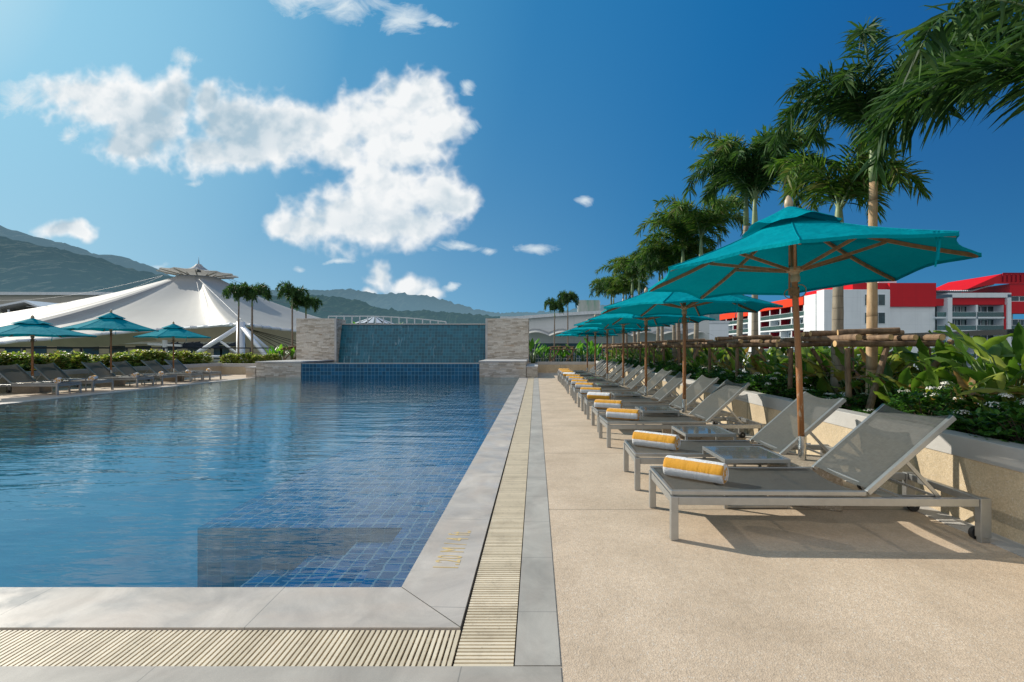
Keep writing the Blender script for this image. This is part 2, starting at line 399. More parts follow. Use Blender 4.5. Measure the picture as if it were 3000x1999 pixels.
# terrace: deck pieces round the pool and its channels
b = MB(); b.box(.093, 2.97, -3, 24.3, -.6, 0); b.box(-12.6, .093, 20.1, 24.3, -.6, -.002)
b.box(-14.5, PXL-.30, -3, 22.5, -.6, .0); tag(b.build('pool_deck', m_deck), kind='structure')
b = MB(); b.box(-11.7, .093, -3, 1.60, -.6, -.001); tag(b.build('near_deck', m_deck), kind='structure')
b = MB(); b.box(2.80, 2.97, -3, 24.3, -.02, .004); tag(b.build('gutter_strip', m_cap), kind='structure')
# grey stone band outside the channel
b = MB(); b.box(-.080, .093, 1.84, 20.1, -.6, .004); tag(b.build('stone_band', m_band_r), kind='structure')
b = MB(); b.box(-11.7, .093, 1.60, 1.834, -.6, .004); tag(b.build('stone_band_front', m_band_f), kind='structure')
# coping
b = MB()
b.add([(PXR,PYF,-.02),(PXR,PYB,-.02),(-.325,PYB,-.02),(-.325,2.09,-.02),
       (PXR,PYF,.012),(PXR,PYB,.012),(-.325,PYB,.004),(-.325,2.09,.004),(-.325,2.09,-.25),(-.325,PYB,-.25),(PXR,PYF,-.3),(PXR,PYB,-.3)],
      [(4,7,6,5),(7,8,9,6),(4,5,11,10)])
tag(b.build('pool_coping', m_cop_r), kind='structure')
b = MB()
b.add([(PXR,PYF,.0115),(PXL,PYF,.0115),(PXL-.3,2.09,.0035),(-.325,2.09,.0035),(-.325,2.09,-.25),(PXL-.3,2.09,-.25),(PXR,PYF,-.3),(PXL,PYF,-.3)],
      [(0,1,2,3),(3,2,5,4),(1,0,6,7)])
tag(b.build('pool_coping_front', m_cop_f), kind='structure')
b = MB(); b.box(PXL-.30, PXL, 1.9, 20.1, -.5, .010); tag(b.build('pool_coping_left', m_cop_r), kind='structure')
b = MB(); b.add([(PXR-.0,PYF,.0125),(-.325,2.09,.0045),(-.322,2.092,.0045),(PXR,PYF+.004,.0125)], [(0,1,2,3)])
b.build('mitre_joint', m_dark); tag(bpy.data.objects['mitre_joint'], kind='structure')
# channel bottoms
b = MB(); b.box(-.33, -.078, 2.0, 20.1, -.22, -.12); b.box(-11.7, -.078, 1.83, 2.1, -.221, -.121)
tag(b.build('drain_channel', m_dark), kind='structure')
# pool shell (shelf, steps, deep floor) and water
b = MB(); b.box(PXL, PXR, PYF, PYB, -1.15, -1.05); tag(b.build('pool_floor', m_deepf), kind='structure')
b = MB(); b.box(-2.83, PXR, 4.08, PYB, -1.05, -.30); b.box(-1.116, PXR, PYF, 4.08, -1.05, -.30)
b.box(-1.50, -1.116, PYF, 4.08, -1.05, -.42); b.box(-1.89, -1.50, PYF, 4.08, -1.05, -.53); b.box(-2.30, -1.89, PYF, 4.08, -1.05, -.65)
tag(b.build('pool_shelf', m_tile_f), kind='structure')
b = MB(); b.box(-2.826, -1.118, 4.07, 4.076, -1.05, -.3005); tag(b.build('pool_shelf_riser', m_tile_w), kind='structure')
b = MB(); b.box(PXL, PXR, PYB-.004, PYB+.1, -1.05, -.001); b.box(PXL-.004, PXL, PYF, PYB, -1.05, -.001)
tag(b.build('pool_wall', m_tile_b), kind='structure')
b = MB(); b.add([(PXL,PYF,.006),(PXR,PYF,.006),(PXR,PYB,.006),(PXL,PYB,.006)], [(0,1,2,3)])
tag(b.build('pool_water', m_water_s), kind='structure')

# drain gratings: two things
t = thing('drain_grating', 'cream slatted drain grating along the right side of the pool', 'drain grating', (-.2, 2, 0), group='cream overflow gratings')
b = MB(); y = 1.845
while y < 20.1:
    b.box(-.318+.2+.005, -.086+.2, y-2, y+.0142-2, -.016, -.003); y += .0228
b.build('slats', m_grate, t)
b = MB(); b.box(-.27+.2, -.25+.2, -.15, 18.1, -.03, -.017); b.box(-.15+.2, -.13+.2, -.15, 18.1, -.03, -.017)
b.build('crossbar', m_grate, t)
t = thing('drain_grating', 'cream slatted drain grating along the near end of the pool', 'drain grating', (-2, 1.96, 0), group='cream overflow gratings')
b = MB(); x = -.345
while x > -7.5:
    b.box(x-.0142+2, x+2, 1.845-1.96, 2.082-1.96, -.016, -.0035); x -= .0228
b.box(-.338+2, -.322+2, 1.845-1.96, 2.082-1.96, -.016, -.003)
b.build('slats', m_grate, t)
b = MB(); b.box(-5.5, 1.66, -.08, -.06, -.03, -.017); b.box(-5.5, 1.66, .07, .09, -.03, -.017)
b.build('crossbar', m_grate, t)

# depth marking inlaid in the coping
def letter(txt, loc, size, rot, mat, name, sx=1.0, ext=.0006):
    cu = bpy.data.curves.new(name, 'FONT'); cu.body = txt; cu.size = size; cu.extrude = ext; cu.space_character = 1.12
    o = bpy.data.objects.new(name, cu); COL.objects.link(o)
    dg = bpy.context.evaluated_depsgraph_get(); me = bpy.data.meshes.new_from_object(o.evaluated_get(dg))
    bpy.data.objects.remove(o); me.materials.clear(); me.materials.append(mat)
    o = bpy.data.objects.new(name, me); COL.objects.link(o); o.location = loc; o.rotation_euler = rot; o.scale = (sx, 1, 1)
    return o
tx = letter('1.20 M / 4 ft.', (-.424, 2.63, .0072), .200, (0, 0, PI/2), m_gold, 'depth_marking', .47)
tx.rotation_euler = (R(1.33), 0, PI/2)
tag(tx, 'gold depth marking reading 1.20 M / 4 ft. on the grey coping', 'depth marking')

# ================================================================== walls and planters
def planter_wall(name, x0, y0, x1, y1, top, th, side, label, drop=.145):
    d = Vector((x1-x0, y1-y0, 0)); L = d.length; ang = math.atan2(d.y, d.x)
    t = thing(name, label, 'planter wall', (x0, y0, 0), ang, 'low planter walls round the terrace')
    b = MB(); s = side
    b.box(0, L, min(0, s*th), max(0, s*th), 0, top-drop); b.build('wall_panel', m_agg, t)
    b = MB(); b.box(-.0, L, min(-s*.008, s*(th+.01)), max(-s*.008, s*(th+.01)), top-drop, top); b.build('cap', m_cap, t, bevel=.006)
    b = MB(); k = 1.15
    while k < L:
        b.box(k-.004, k+.004, min(-s*.002, s*.01), max(-s*.002, s*.01), 0, top-drop-.001); k += 2.4
    b.build('joint', m_dark, t)
    return t
planter_wall('planter_wall', 2.97, -1.5, 2.97, 24.3, .587, .14, -1, 'beige pebble planter wall with grey cap behind the right row of loungers')
planter_wall('planter_wall', .06, 24.3, 2.97, 24.3, .538, .14, 1, 'short beige planter wall closing the far end of the right deck')
planter_wall('planter_wall', -14.5, 5, -14.5, 22.5, .537, .14, 1, 'beige planter wall behind the left row of loungers')
planter_wall('planter_wall', -14.5, 22.5, -11.0, 22.5, .50, .14, 1, 'short beige planter wall left of the stone cascade')
b = MB(); b.box(3.11, 5.3, -1.5, 27, -.6, .46); b.box(-1.0, 3.11, 24.44, 27, -.6, .44)
b.box(-17, -14.64, 2, 26, -.6, .42); b.box(-14.64, -10.2, 22.64, 26, -.6, .42)
b.box(-17, 5.3, 25.9, 27.0, -.61, .0); tag(b.build('planting_bed', m_soil), kind='structure')

# stone clad boxes
def clad(b, x0, x1, y, z0, z1, axis='x', out=-1, rowh=.052, ln=.24):
    z = z0
    while z < z1 - .005:
        h = min(rowh*rnd(.75, 1.35), z1-z); u = x0
        if z1-(z+h) < .02: h = z1-z
        while u < x1 - .002:
            w = min(rnd(ln*.5, ln*1.6), x1-u)
            if x1-(u+w) < .05: w = x1-u
            p = rnd(.004, .032)
            if axis == 'x': b.box(u+.001, u+w-.001, min(y, y+out*p), max(y, y+out*p), z+.001, z+h-.001)
            else: b.box(min(y, y+out*p), max(y, y+out*p), u+.001, u+w-.001, z+.001, z+h-.001)
            u += w
        z += h
m_core = plain('stone_core', (.22, .19, .16), .9)
def stone_block(name, label, x0, x1, y0, y1, z0, z1, right=False, capt=.0, cat='wall', grp=None, left=False):
    t = thing(name, label, cat, (x0, y0, z0), 0, grp)
    b = MB(); b.box(0, x1-x0, 0, y1-y0, 0, z1-z0-(capt or .004)); b.build('core', m_core, t)
    b = MB(); clad(b, 0, x1-x0, 0, 0, z1-z0-capt)
    if right: clad(b, 0, y1-y0, x1-x0, 0, z1-z0-capt, 'y', 1)
    if left: clad(b, 0, y1-y0, 0, 0, z1-z0-capt, 'y', -1)
    b.build('stone_cladding', m_stone, t)
    if capt:
        b = MB(); b.box(-.03, x1-x0+.03, -.04, y1-y0, z1-z0-capt, z1-z0); b.build('cap', m_cap, t, bevel=.006)
    return t
stone_block('stone_pillar', 'tall pale stone-clad pillar at the left of the water cascade', -11.5, -9.66, 23.4, 24.7, 0, 2.64, True, 0, 'stone pillar', 'stone pillars flanking the cascade')
stone_block('stone_pillar', 'tall pale stone-clad pillar at the right of the water cascade', -2.33, -.37, 23.4, 24.7, 0, 2.64, True, 0, 'stone pillar', 'stone pillars flanking the cascade')
stone_block('stone_bench', 'low stone-clad block with grey slab top at the left of the basin', -11.54, -9.70, 20.12, 23.36, -.1, .66, False, .055, 'stone block', 'low stone-clad blocks beside the basin')
stone_block('stone_bench', 'low stone-clad block with grey slab top at the right of the basin', -2.33, -.42, 20.12, 23.36, -.1, .685, True, .055, 'stone block', 'low stone-clad blocks beside the basin')
stone_block('stone_step', 'small stone-clad step against the left low block', -11.98, -11.58, 20.14, 22.4, -.1, .433, False, .04, 'stone step', 'stone-clad steps of the cascade')
stone_block('stone_step', 'small stone-clad step against the right low block beside the deck', -.385, .06, 20.14, 23.8, -.1, .464, True, .05, 'stone step', 'stone-clad steps of the cascade')
# trims
t = thing('cascade_wall', 'blue tiled water cascade wall between the two stone pillars', 'water feature', (-6, 23.7, 0))
b = MB(); x0, x1 = -9.63+6, -2.36+6
b.add([(x0,0,.4),(x1,0,.4),(x1,.5,2.37),(x0,.5,2.37),(x1,.5,.4),(x0,.5,.4)], [(0,1,2,3),(1,4,2),(0,3,5)])
b.build('tiled_face', m_tile_c, t)
b = MB(); b.box(x0, x1, .45, .85, 2.372, 2.43); b.build('cap', m_cap, t, bevel=.01)
b = MB(); b.box(x0-.04, x0+.06, -.33, -.28, .5, 2.64); b.box(x1-.06, x1+.04, -.34, -.29, .5, 2.64); b.build('edge_trim', m_cap, t)
t = thing('catch_basin', 'raised dark blue tiled basin at the foot of the cascade', 'basin', (-6, 20.12, 0))
b = MB(); b.box(-9.69+6, -2.335+6, 0, .2, -.2, .575); b.build('tiled_front', m_tile_b, t)
b = MB(); b.box(-9.69+6, -2.335+6, -.012, .21, .576, .592); b.build('rim', m_cap, t)
b = MB(); b.add([(-9.66+6,.21,.57),(-2.34+6,.21,.57),(-2.34+6,3.6,.57),(-9.66+6,3.6,.57)], [(0,1,2,3)]); b.build('basin_water', m_water('basin_water', .6), t)
b = MB(); b.add([(-9.66+6,.21,.35),(-2.34+6,.21,.35),(-2.34+6,3.6,.35),(-9.66+6,3.6,.35)], [(0,1,2,3)]); b.build('basin_floor', m_tile_b, t)

# ================================================================== railings
def railing(p0, p1, top, label, n, name='railing', wires=4, low=.3):
    p0 = Vector(p0); p1 = Vector(p1); d = p1-p0
    t = thing(name, label, 'railing', p0, 0, 'black railings behind the planting')
    b = MB(); b.beam((0,0,top), (d.x, d.y, top), .06, .06); b.build('top_rail', m_black, t)
    for k in range(n+1):
        q = d*(k/n); b = MB(); b.box(q.x-.03, q.x+.03, q.y-.03, q.y+.03, 0, top-.031); b.build('post', m_black, t)
    b = MB()
    for k in range(wires): z = low+(top-low)*k/wires; b.tube([(0,0,z), (d.x,d.y,z)], .006, 5)
    b.build('wire', m_black, t)
railing((5.2, .5, 0), (5.2, 26.5, 0), 1.38, 'black rail fence behind the planting along the right side', 13)
railing((-16.8, 8, 0), (-16.8, 26, 0), 1.22, 'black rail fence behind the hedge along the left side', 9)
railing((-16.8, 26, 0), (-10.5, 26, 0), 1.22, 'black rail fence behind the palms left of the cascade', 4)
# white mesh fence at the far right end
t = thing('mesh_fence', 'white wire mesh fence behind the banana plants at the far end', 'fence', (-.3, 26.6, 0))
b = MB(); k = 0
while k < 5.4: b.box(k, k+.012, 0, .012, .0, 1.15); k += .14
for z in (.15, .4, .65, .9, 1.15): b.box(0, 5.4, .013, .025, z-.007, z+.007)
b.build('mesh', m_white, t)

# ================================================================== LOUNGERS
def make_lounger():
    t = thing('sun_lounger', '', 'sun lounger')
    W = .31; L = 1.96; HX, HZ = 1.21, .297; TX, TZ = 1.75, .774
    for s in (-1, 1):
        b = MB(); b.box(0, .046, s*W-.0225, s*W+.0225, 0, .275); b.build('leg', m_alu, t, bevel=.003)
        b = MB(); b.box(L-.066, L, s*W-.0225, s*W+.0225, .03, .275); b.box(L-.060, L-.006, s*W-.018, s*W+.018, 0, .029)
        b.build('leg', m_alu, t, bevel=.003)
        b = MB(); b.box(.047, L-.067, s*W-.016, s*W+.016, .222, .272); b.build('side_rail', m_alu, t, bevel=.003)
        b = MB(); y0 = s*(W-.045); pts = []
        b.tube([(L-.035, y0-.016*s, .040), (L-.035, y0+.012*s, .040)], .039, 18); w = b.build('wheel', m_rubber, t)
        b = MB(); b.tube([(L-.035, y0-.018*s, .045), (L-.035, s*(W+.004), .045)], .010, 10); b.build('hub', m_steel, w)
    b = MB(); b.box(.008, .038, -W+.023, W-.023, .222, .272); b.build('cross_rail', m_alu, t, bevel=.003)
    b = MB(); b.box(L-.05, L-.01, -W+.023, W-.023, .225, .270); b.build('cross_rail', m_alu, t, bevel=.003)
    # seat
    b = MB()
    for s in (-1, 1): b.box(.004, HX, s*(W-.004)-.014, s*(W-.004)+.014, .283, .311)
    b.box(.004, .026, -W+.02, W-.02, .285, .305)
    b.box(.35, .37, -W+.02, W-.02, .277, .287); b.box(.9, .92, -W+.02, W-.02, .277, .287)
    b.build('seat_frame', m_alu, t, bevel=.003)
    def seat(u, v):
        x = .012 + u*(HX-.03); y = (v-.5)*2*(W-.018); e = 4*v*(1-v)
        x += .02*e*(1 if u < .5 else -1)*abs(2*u-1)**6
        return (x, y, .303 - .016*e)
    b = MB(); b.grid(seat, 14, 10); b.build('seat_sling', m_sling, t, smooth=True)
    # backrest
    dv = Vector((TX-HX, 0, TZ-HZ)); Lb = dv.length; dn = dv.normalized(); nn = Vector((-dn.z, 0, dn.x))
    b = MB()
    for s in (-1, 1): b.beam(Vector((HX+.012, s*(W-.004), HZ+.004)), Vector((TX, s*(W-.004), TZ)), .028, .034)
    b.beam((HX+.05, -W+.02, HZ+.03), (HX+.05, W-.02, HZ+.03), .018, .018)
    q = Vector((HX,0,HZ)) + dn*(Lb-.06) - nn*.030; b.beam(q+Vector((0,-W+.02,0)), q+Vector((0,W-.02,0)), .02, .012)
    b.build('backrest_frame', m_alu, t, bevel=.003)
    def back(u, v):
        e = 4*v*(1-v); y = (v-.5)*2*(W-.018)
        a = .03 + u*(Lb-.03); a -= .028*e*u**8
        p = Vector((HX, 0, HZ)) + dn*a + nn*(.013 - .020*e)
        return (p.x, y, p.z)
    b = MB(); b.grid(back, 14, 12); b.build('backrest_sling', m_sling, t, smooth=True)
    b = MB()
    for s in (-1, 1):
        q = Vector((HX, s*(W-.035), HZ)) + dn*(Lb*.46)
        b.beam(q, (TX-.06, s*(W-.035), .262), .012, .022)
        b.beam((HX+.24, s*(W-.06), .262), (TX-.06, s*(W-.06), .262), .010, .018)
    b.beam((TX-.06, -W+.03, .262), (TX-.06, W-.03, .262), .014, .014); b.beam((HX+.24, -W+.03, .262), (HX+.24, W-.03, .262), .014, .014)
    b.build('support_strut', m_alu, t)
    return t
def m_towel(ph=0.0):
    m = M('striped_towel'); p = m.co('Object'); s = m.sep(p)
    n = m.noise(p, 30, 2); ang = m.math('ARCTAN2', s[2], s[1])
    f = m.math('FRACT', m.math('ADD', m.math('MULTIPLY_ADD', ang, 3/(2*PI), 3+ph), m.math('MULTIPLY', n, .04)))
    side = m.mr(f, .485, .515)
    rr = m.math('POWER', m.math('ADD', m.math('MULTIPLY', s[1], s[1]), m.math('MULTIPLY', s[2], s[2])), .5)
    sp = m.math('FRACT', m.math('ADD', m.math('MULTIPLY', rr, 27), m.math('ADD', m.math('DIVIDE', ang, 2*PI), m.math('MULTIPLY', n, .3))))
    endc = m.mr(sp, .42, .58); ise = m.mr(m.math('ABSOLUTE', s[0]), .203, .207)
    k = m.math('ADD', m.math('MULTIPLY', side, m.math('SUBTRACT', 1, ise)), m.math('MULTIPLY', endc, ise))
    c = m.mix(k, (.86, .40, .02), (.88, .88, .88))
    f2 = m.noise(p, 420, 2)
    return m.done(m.pri(c, .95, 0, m.bump(m.math('ADD', f2, m.math('MULTIPLY', m.noise(m.map(p, (38, 7, 7)), 1, 4), 2.0)), .008, .8), Sheen_Weight=.3))
m_towelm = [m_towel(0), m_towel(.17), m_towel(.62)]
def make_towel(seed):
    r0 = random.Random(seed); b = MB(); n = 40; Rr = .071; L = .41
    ph = r0.uniform(0, 6.28)
    prof = []
    xs = [-.205, -.200, -.19, -.15, -.1, -.05, 0, .05, .1, .15, .19, .200, .205]; rs = [.93, .975, 1, 1, 1, 1, 1, 1, 1, 1, 1, .975, .93]
    vs = []; fs = []
    for i, x in enumerate(xs):
        for k in range(n):
            a = 2*PI*k/n; sp = 1 + .035*((k/n + ph) % 1.0) + .012*math.sin(3*a + ph*2 + x*9)
            r = Rr*rs[i]*sp*(1 + .010*math.sin(x*55 + ph + 2*math.sin(a)))
            z = max(r*math.sin(a), -Rr*.86); vs.append((x, r*math.cos(a)*1.04, z))
    m_ = len(xs)
    for i in range(m_-1):
        for k in range(n): fs.append((i*n+k, i*n+(k+1)%n, (i+1)*n+(k+1)%n, (i+1)*n+k))
    # rolled ends: a few rings with spiral relief
    for end, base in ((-1, 0), (1, (m_-1)*n)):
        prev = base
        for j in range(1, 9):
            st = len(vs); q = 1 - j/8.5
            for k in range(n):
                a = 2*PI*k/n; bx = vs[base+k]; rl = .0055*math.sin(2*PI*(q*2.6) + a)
                vs.append((end*(.206 + rl), bx[1]*q, bx[2]*q))
            for k in range(n):
                f = (prev+k, prev+(k+1)%n, st+(k+1)%n, st+k)
                fs.append(f if end > 0 else f[::-1])
            prev = st
        fs.append(tuple(range(prev, prev+n)) if end > 0 else tuple(range(prev+n-1, prev-1, -1)))
    b.add(vs, fs); o = b.build('rolled_towel', m_towelm[seed], None, smooth=True)
    return o
towels = [make_towel(i) for i in range(3)]; tused = [False]*3

loung0 = make_lounger(); lused = False
def put_lounger(x, y, rz, label, group):
    global lused
    o = loung0 if not lused else copy_tree(loung0); lused = True
    o.location = (x, y, 0); o.rotation_euler.z = rz; tag(o, label, 'sun lounger', group); return o
def put_towel(i, x, y, rz, roll, label, group, z=.358):
    o = towels[i] if not tused[i] else towels[i].copy()
    if tused[i]: COL.objects.link(o)
    tused[i] = True
    o.location = (x, y, z); o.rotation_euler = Euler((0, 0, rz)); 
    tag(o, label, 'towel', group); return o
# right row
POLES = [(2.11, 3.9), (2.055, 6.75), (2.055, 9.1), (2.06, 11.5), (2.02, 13.8), (1.97, 16.2), (1.92, 18.2)]
LD = []
for px_, pd in POLES: LD += [pd-.84, pd+.235]
LR = [(.85 if d < 13 else .85-.004*(d-13), d) for d in LD]
for i, (x, d) in enumerate(LR):
    w = 'nearest' if i == 0 else ('farthest' if i == 13 else nth(i)+' from the near end')
    put_lounger(x+(rnd(-.02, .025) if i else 0), d+.31, R(-1.2 if i == 0 else rnd(-1.8, 1.8)), 'grey sling sun lounger with raised back, %s in the right row' % w, 'sun loungers in the right-hand row')
    wd = 'nearest' if i == 0 else ('farthest' if i == 13 else nth(i)+' from the near end')
    ang = R(-38) if i < 2 else R(rnd(-30, -18))
    put_towel(0 if i in (0, 1) else (2 if i in (4, 10) else 1), x+.25+rnd(-.01, .02), d+.33+ (.0 if i < 2 else .0), ang, 0,
              'orange and white rolled towel on the %s lounger of the right row' % (wd if i in (0, 13) else nth(i)), 'rolled towels on the right-hand loungers')
# left row
for i, d in enumerate([12.5, 13.5, 15.0, 16.0, 17.3, 18.35]):
    put_lounger(-12.25, d+.31, PI+R(rnd(-1, 1)), 'dark grey sun lounger in the left row, %s from the near end' % nth(i), 'sun loungers in the left-hand row')
    put_towel((i+1) % 3, -12.55+rnd(-.03, .03), d+.31, R(-50+rnd(-10, 10)), 0, 'rolled towel end-on on the %s lounger of the left row' % nth(i), 'rolled towels on the left-hand loungers')

# side tables
def make_table():
    t = thing('side_table', '', 'side table'); S = .235; H = .37
    for sx in (-1, 1):
        for sy in (-1, 1):
            b = MB(); b.box(sx*S-.011, sx*S+.011, sy*S-.011, sy*S+.011, 0, H-.031); b.build('leg', m_alu, t)
    b = MB()
    for s in (-1, 1):
        b.box(-S-.012, S+.012, s*S-.012, s*S+.012, H-.03, H); b.box(s*S-.012, s*S+.012, -S+.0125, S-.0125, H-.03, H)
    b.build('table_frame', m_alu, t, bevel=.002)
    for s in (-1, 1):
        b = MB(); b.box(-S+.012, S-.012, s*S-.009, s*S+.009, .004, .020); b.build('stretcher', m_alu, t)
    b = MB(); b.box(-S+.013, S-.013, -S+.013, S-.013, H-.008, H-.001); b.build('glass_top', m_tabglass, t)
    return t
tab0 = make_table(); first = True
TBL = [(1.66, POLES[0][1]-.005)] + [(1.70, 4.98)] + [(p[0]-.39, p[1]-.02) for p in POLES[1:]]
for i, (x, y) in enumerate(TBL):
    o = tab0 if first else copy_tree(tab0); first = False
    o.location = (x, y, 0)
    lb = 'square glass-topped side table beside the %s umbrella of the right row' % ('nearest' if i == 0 else nth(i-1)) if i != 1 else 'square glass-topped side table between the second and third right loungers'
    tag(o, lb, 'side table', 'glass-topped side tables between the loungers')
for i, y in enumerate([13.33, 15.8+.02, 18.1]):
    o = copy_tree(tab0); o.location = (-12.75, [13.32, 15.82, 18.12][i], 0)
    tag(o, 'low side table beside the %s umbrella of the left row' % nth(i), 'side table', 'glass-topped side tables between the loungers')

# ================================================================== UMBRELLAS
def make_umbrella(RR=1.17, rim=1.80, apex=2.23, lean=0, seed=1):
    rr = random.Random(seed)
    t = thing('patio_umbrella', '', 'umbrella')
    b = MB(); b.box(-.25, .25, -.25, .25, 0, .31); b.build('base', m_plinth, t, bevel=.012)
    b = MB(); b.tube([(0,0,.305), (0,0,.50)], .031, 20); o = b.build('sleeve', m_steel, t, smooth=False)
    b = MB(); b.tube([(.031,0,.44), (.06,0,.44)], .006, 8); b.tube([(.055,-.02,.44), (.055,.02,.44)], .005, 8); b.build('locking_bolt', m_steel, o)
    b = MB(); b.tube([(0,0,.31), (lean*.3,0,1.0), (lean*.75,0,1.7), (lean,0,apex+.02)], .0235, 16); b.build('pole', m_teak, t, smooth=True)
    up = []
    hz = rim + .03
    b = MB(); b.lathe([(.024,-.10),(.034,-.095),(.036,-.06),(.030,-.04),(.040,-.02),(.062,-.012),(.066,.0),(.062,.018),(.035,.022),(.024,.024)], 20, (lean*.8,0,hz))
    up.append(b.build('hub', m_pale, t, smooth=False))
    b = MB(); b.lathe([(.024,-.05),(.05,-.045),(.055,-.01),(.03,0),(.024,.0)], 16, (lean,0,apex-.02)); up.append(b.build('top_hub', m_pale, t))
    b = MB(); b.lathe([(.026,0),(.030,.01),(.024,.02),(.032,.035),(.034,.055),(.028,.085),(.014,.115),(.003,.125)], 16, (lean,0,apex+.05)); up.append(b.build('finial', m_pale, t, smooth=True))
    # canopy (8 panels, straight ribs, edges drawn in)
    A = [2*PI*k/8 for k in range(8)]; nu = 8; nv = 8
    def cpt(k, u, v):      # u around panel, v apex..rim
        a0, a1 = A[k], A[k]+2*PI/8
        p0 = Vector((math.cos(a0), math.sin(a0), 0)); p1 = Vector((math.cos(a1), math.sin(a1), 0))
        p = p0.lerp(p1, u); e = 4*u*(1-u)
        r = .04 + v*(RR-.04); rad = r*(1 - .055*e*v**4)
        z = apex + (rim-apex)*v - .03*math.sin(PI*v)*(1-.2*e) ; z += .020*e*v*v
        z += .008*math.sin(k*2.1+u*7+v*5)*e*v
        return Vector((lean+p.x*rad, p.y*rad, z))
    b = MB()
    for k in range(8): b.grid(lambda u, v: cpt(k, u, v), nu, nv)
    # weld-ish: hem strip
    up.append(b.build('canopy', m_canvas, t, smooth=True))
    cano = up[-1]
    b = MB()
    for k in range(8):
        for i in range(nu):
            p, q = cpt(k, i/nu, 1), cpt(k, (i+1)/nu, 1); b.add([p, q, q+Vector((0,0,-.022)), p+Vector((0,0,-.022))], [(0,1,2,3)])
        b.tube([cpt(k, 0, v/8)+Vector((0,0,.004)) for v in range(9)], .0035, 5)
    b.build('hem', m_canvas, cano)
    b = MB(); n = 64; vs = []; fs = []
    for j in range(5):
        v = j/4
        for k in range(n):
            a = 2*PI*k/n; oc = 1 - .05*(1-abs(math.cos(4*a))); r = (.03 + .33*v)*oc
            z = apex + .075 - .175*v + .016*math.sin(a*5+seed)*v**2 + .008*math.sin(a*11+seed*2)*v**2
            vs.append((lean+r*math.cos(a), r*math.sin(a), z))
    for j in range(4):
        for k in range(n): fs.append((j*n+k, j*n+(k+1)%n, (j+1)*n+(k+1)%n, (j+1)*n+k))
    b.add(vs, fs); up.append(b.build('vent', m_canvas, t, smooth=True))
    for k in range(8):
        a = A[k]; d = Vector((math.cos(a), math.sin(a), 0)); c = Vector((lean, 0, 0))
        P = lambda v: c + d*(.04+v*(RR-.04)) + Vector((0,0,apex+(rim-apex)*v - .03*math.sin(PI*v) - .018))
        b = MB(); 
        for i in range(6): b.beam(P(.02+i*.16), P(.02+(i+1)*.16+ .003), .016, .026)
        rb = b.build('rib', m_teak2, t); up.append(rb)
        b = MB(); b.beam(Vector((lean*.8,0,hz-.003))+d*.05, P(.52)-Vector((0,0,.012)), .016, .022); b.build('strut', m_teak2, rb)
    # rope winding and hanging ties
    b = MB(); pth = []
    for i in range(90):
        a = i*.5; pth.append((lean*.75+.031*math.cos(a), .031*math.sin(a), hz-.22+.075*i/90+.01*math.sin(i)))
    b.tube(pth, .005, 5)
    lp = [(lean*.75+.03+.05*math.sin(x), -.02-.02*math.sin(2*x), hz-.17+.05*math.cos(x)) for x in [j*.4 for j in range(17)]]; b.tube(lp, .004, 5)
    lp = [(lean*.75-.03-.045*math.sin(x), -.02, hz-.19+.04*math.cos(x)) for x in [j*.4 for j in range(17)]]; b.tube(lp, .004, 5)
    b.build('rope', m_rope, t)
    b = MB(); p = cpt(6, .9, .97)
    for s in (0, 1):
        q = [p + Vector((.012*s+.01*math.sin(i*.6+s), .004*i*(1-2*s)*.6, .01-.035*i)) for i in range(7 - s)]
        for i in range(len(q)-1): b.add([q[i], q[i]+Vector((.010,0,0)), q[i+1]+Vector((.010,0,0)), q[i+1]], [(0,1,2,3)])
    b.build('tie', m_canvas, cano)
    return t, up
def tilt(objs, tx, ty, piv):
    M_ = Matrix.Translation(piv) @ Euler((ty, -tx, 0)).to_matrix().to_4x4() @ Matrix.Translation(-piv)
    for o in objs: o.matrix_local = M_ @ o.matrix_local
u1, up1 = make_umbrella(1.17, 1.80, 2.27, -.07, 1)
tilt(up1, .053, -.035, Vector((-.07, 0, 1.9)))
u1.location = (2.13, 3.9, 0); u1.rotation_euler.z = R(-26)
tag(u1, 'large teal umbrella nearest the camera, with a worn orange wooden pole', 'umbrella', 'teal umbrellas along the right row')
u2, up2 = make_umbrella(1.22, 1.74, 2.20, 0.0, 4)
for i in range(1, 7):
    o = u2 if i == 1 else copy_tree(u2); o.location = (POLES[i][0], POLES[i][1], 0); o.rotation_euler.z = 0
    o.rotation_euler = (0, 0, R(-28+[0, 0, 5, -4, 8, 3, -6][i]))
    o.scale = (1, 1, [1, 1, .985, 1.0, .98, .985, .965][i])
    tag(o, 'teal umbrella, %s in the right row counting from the near end' % (nth(i) if i < 6 else 'last'), 'umbrella', 'teal umbrellas along the right row')
LU = [(-13.75, 13.36, 1.13, .90, 20), (-13.62, 15.78, 1.0, 1.04, 5), (-13.45, 18.0, 1.0, .93, 14)]
for i, (x, y, s, sz, rz) in enumerate([(-13.8, 13.36, 1.16, .89, 20), (-13.6, 15.6, 1.02, 1.03, 5), (-13.35, 17.95, 1.0, .925, 14)]):
    o = copy_tree(u2); o.location = (x, y, 0); o.rotation_euler = (0, 0, R(rz)); o.scale = (s, s, sz)
    tag(o, ['teal umbrella at the left edge of the photo over the nearest left loungers', 'tallest and middle teal umbrella of the three on the left deck', 'small low teal umbrella farthest back on the left deck'][i], 'umbrella', 'teal umbrellas along the left row')


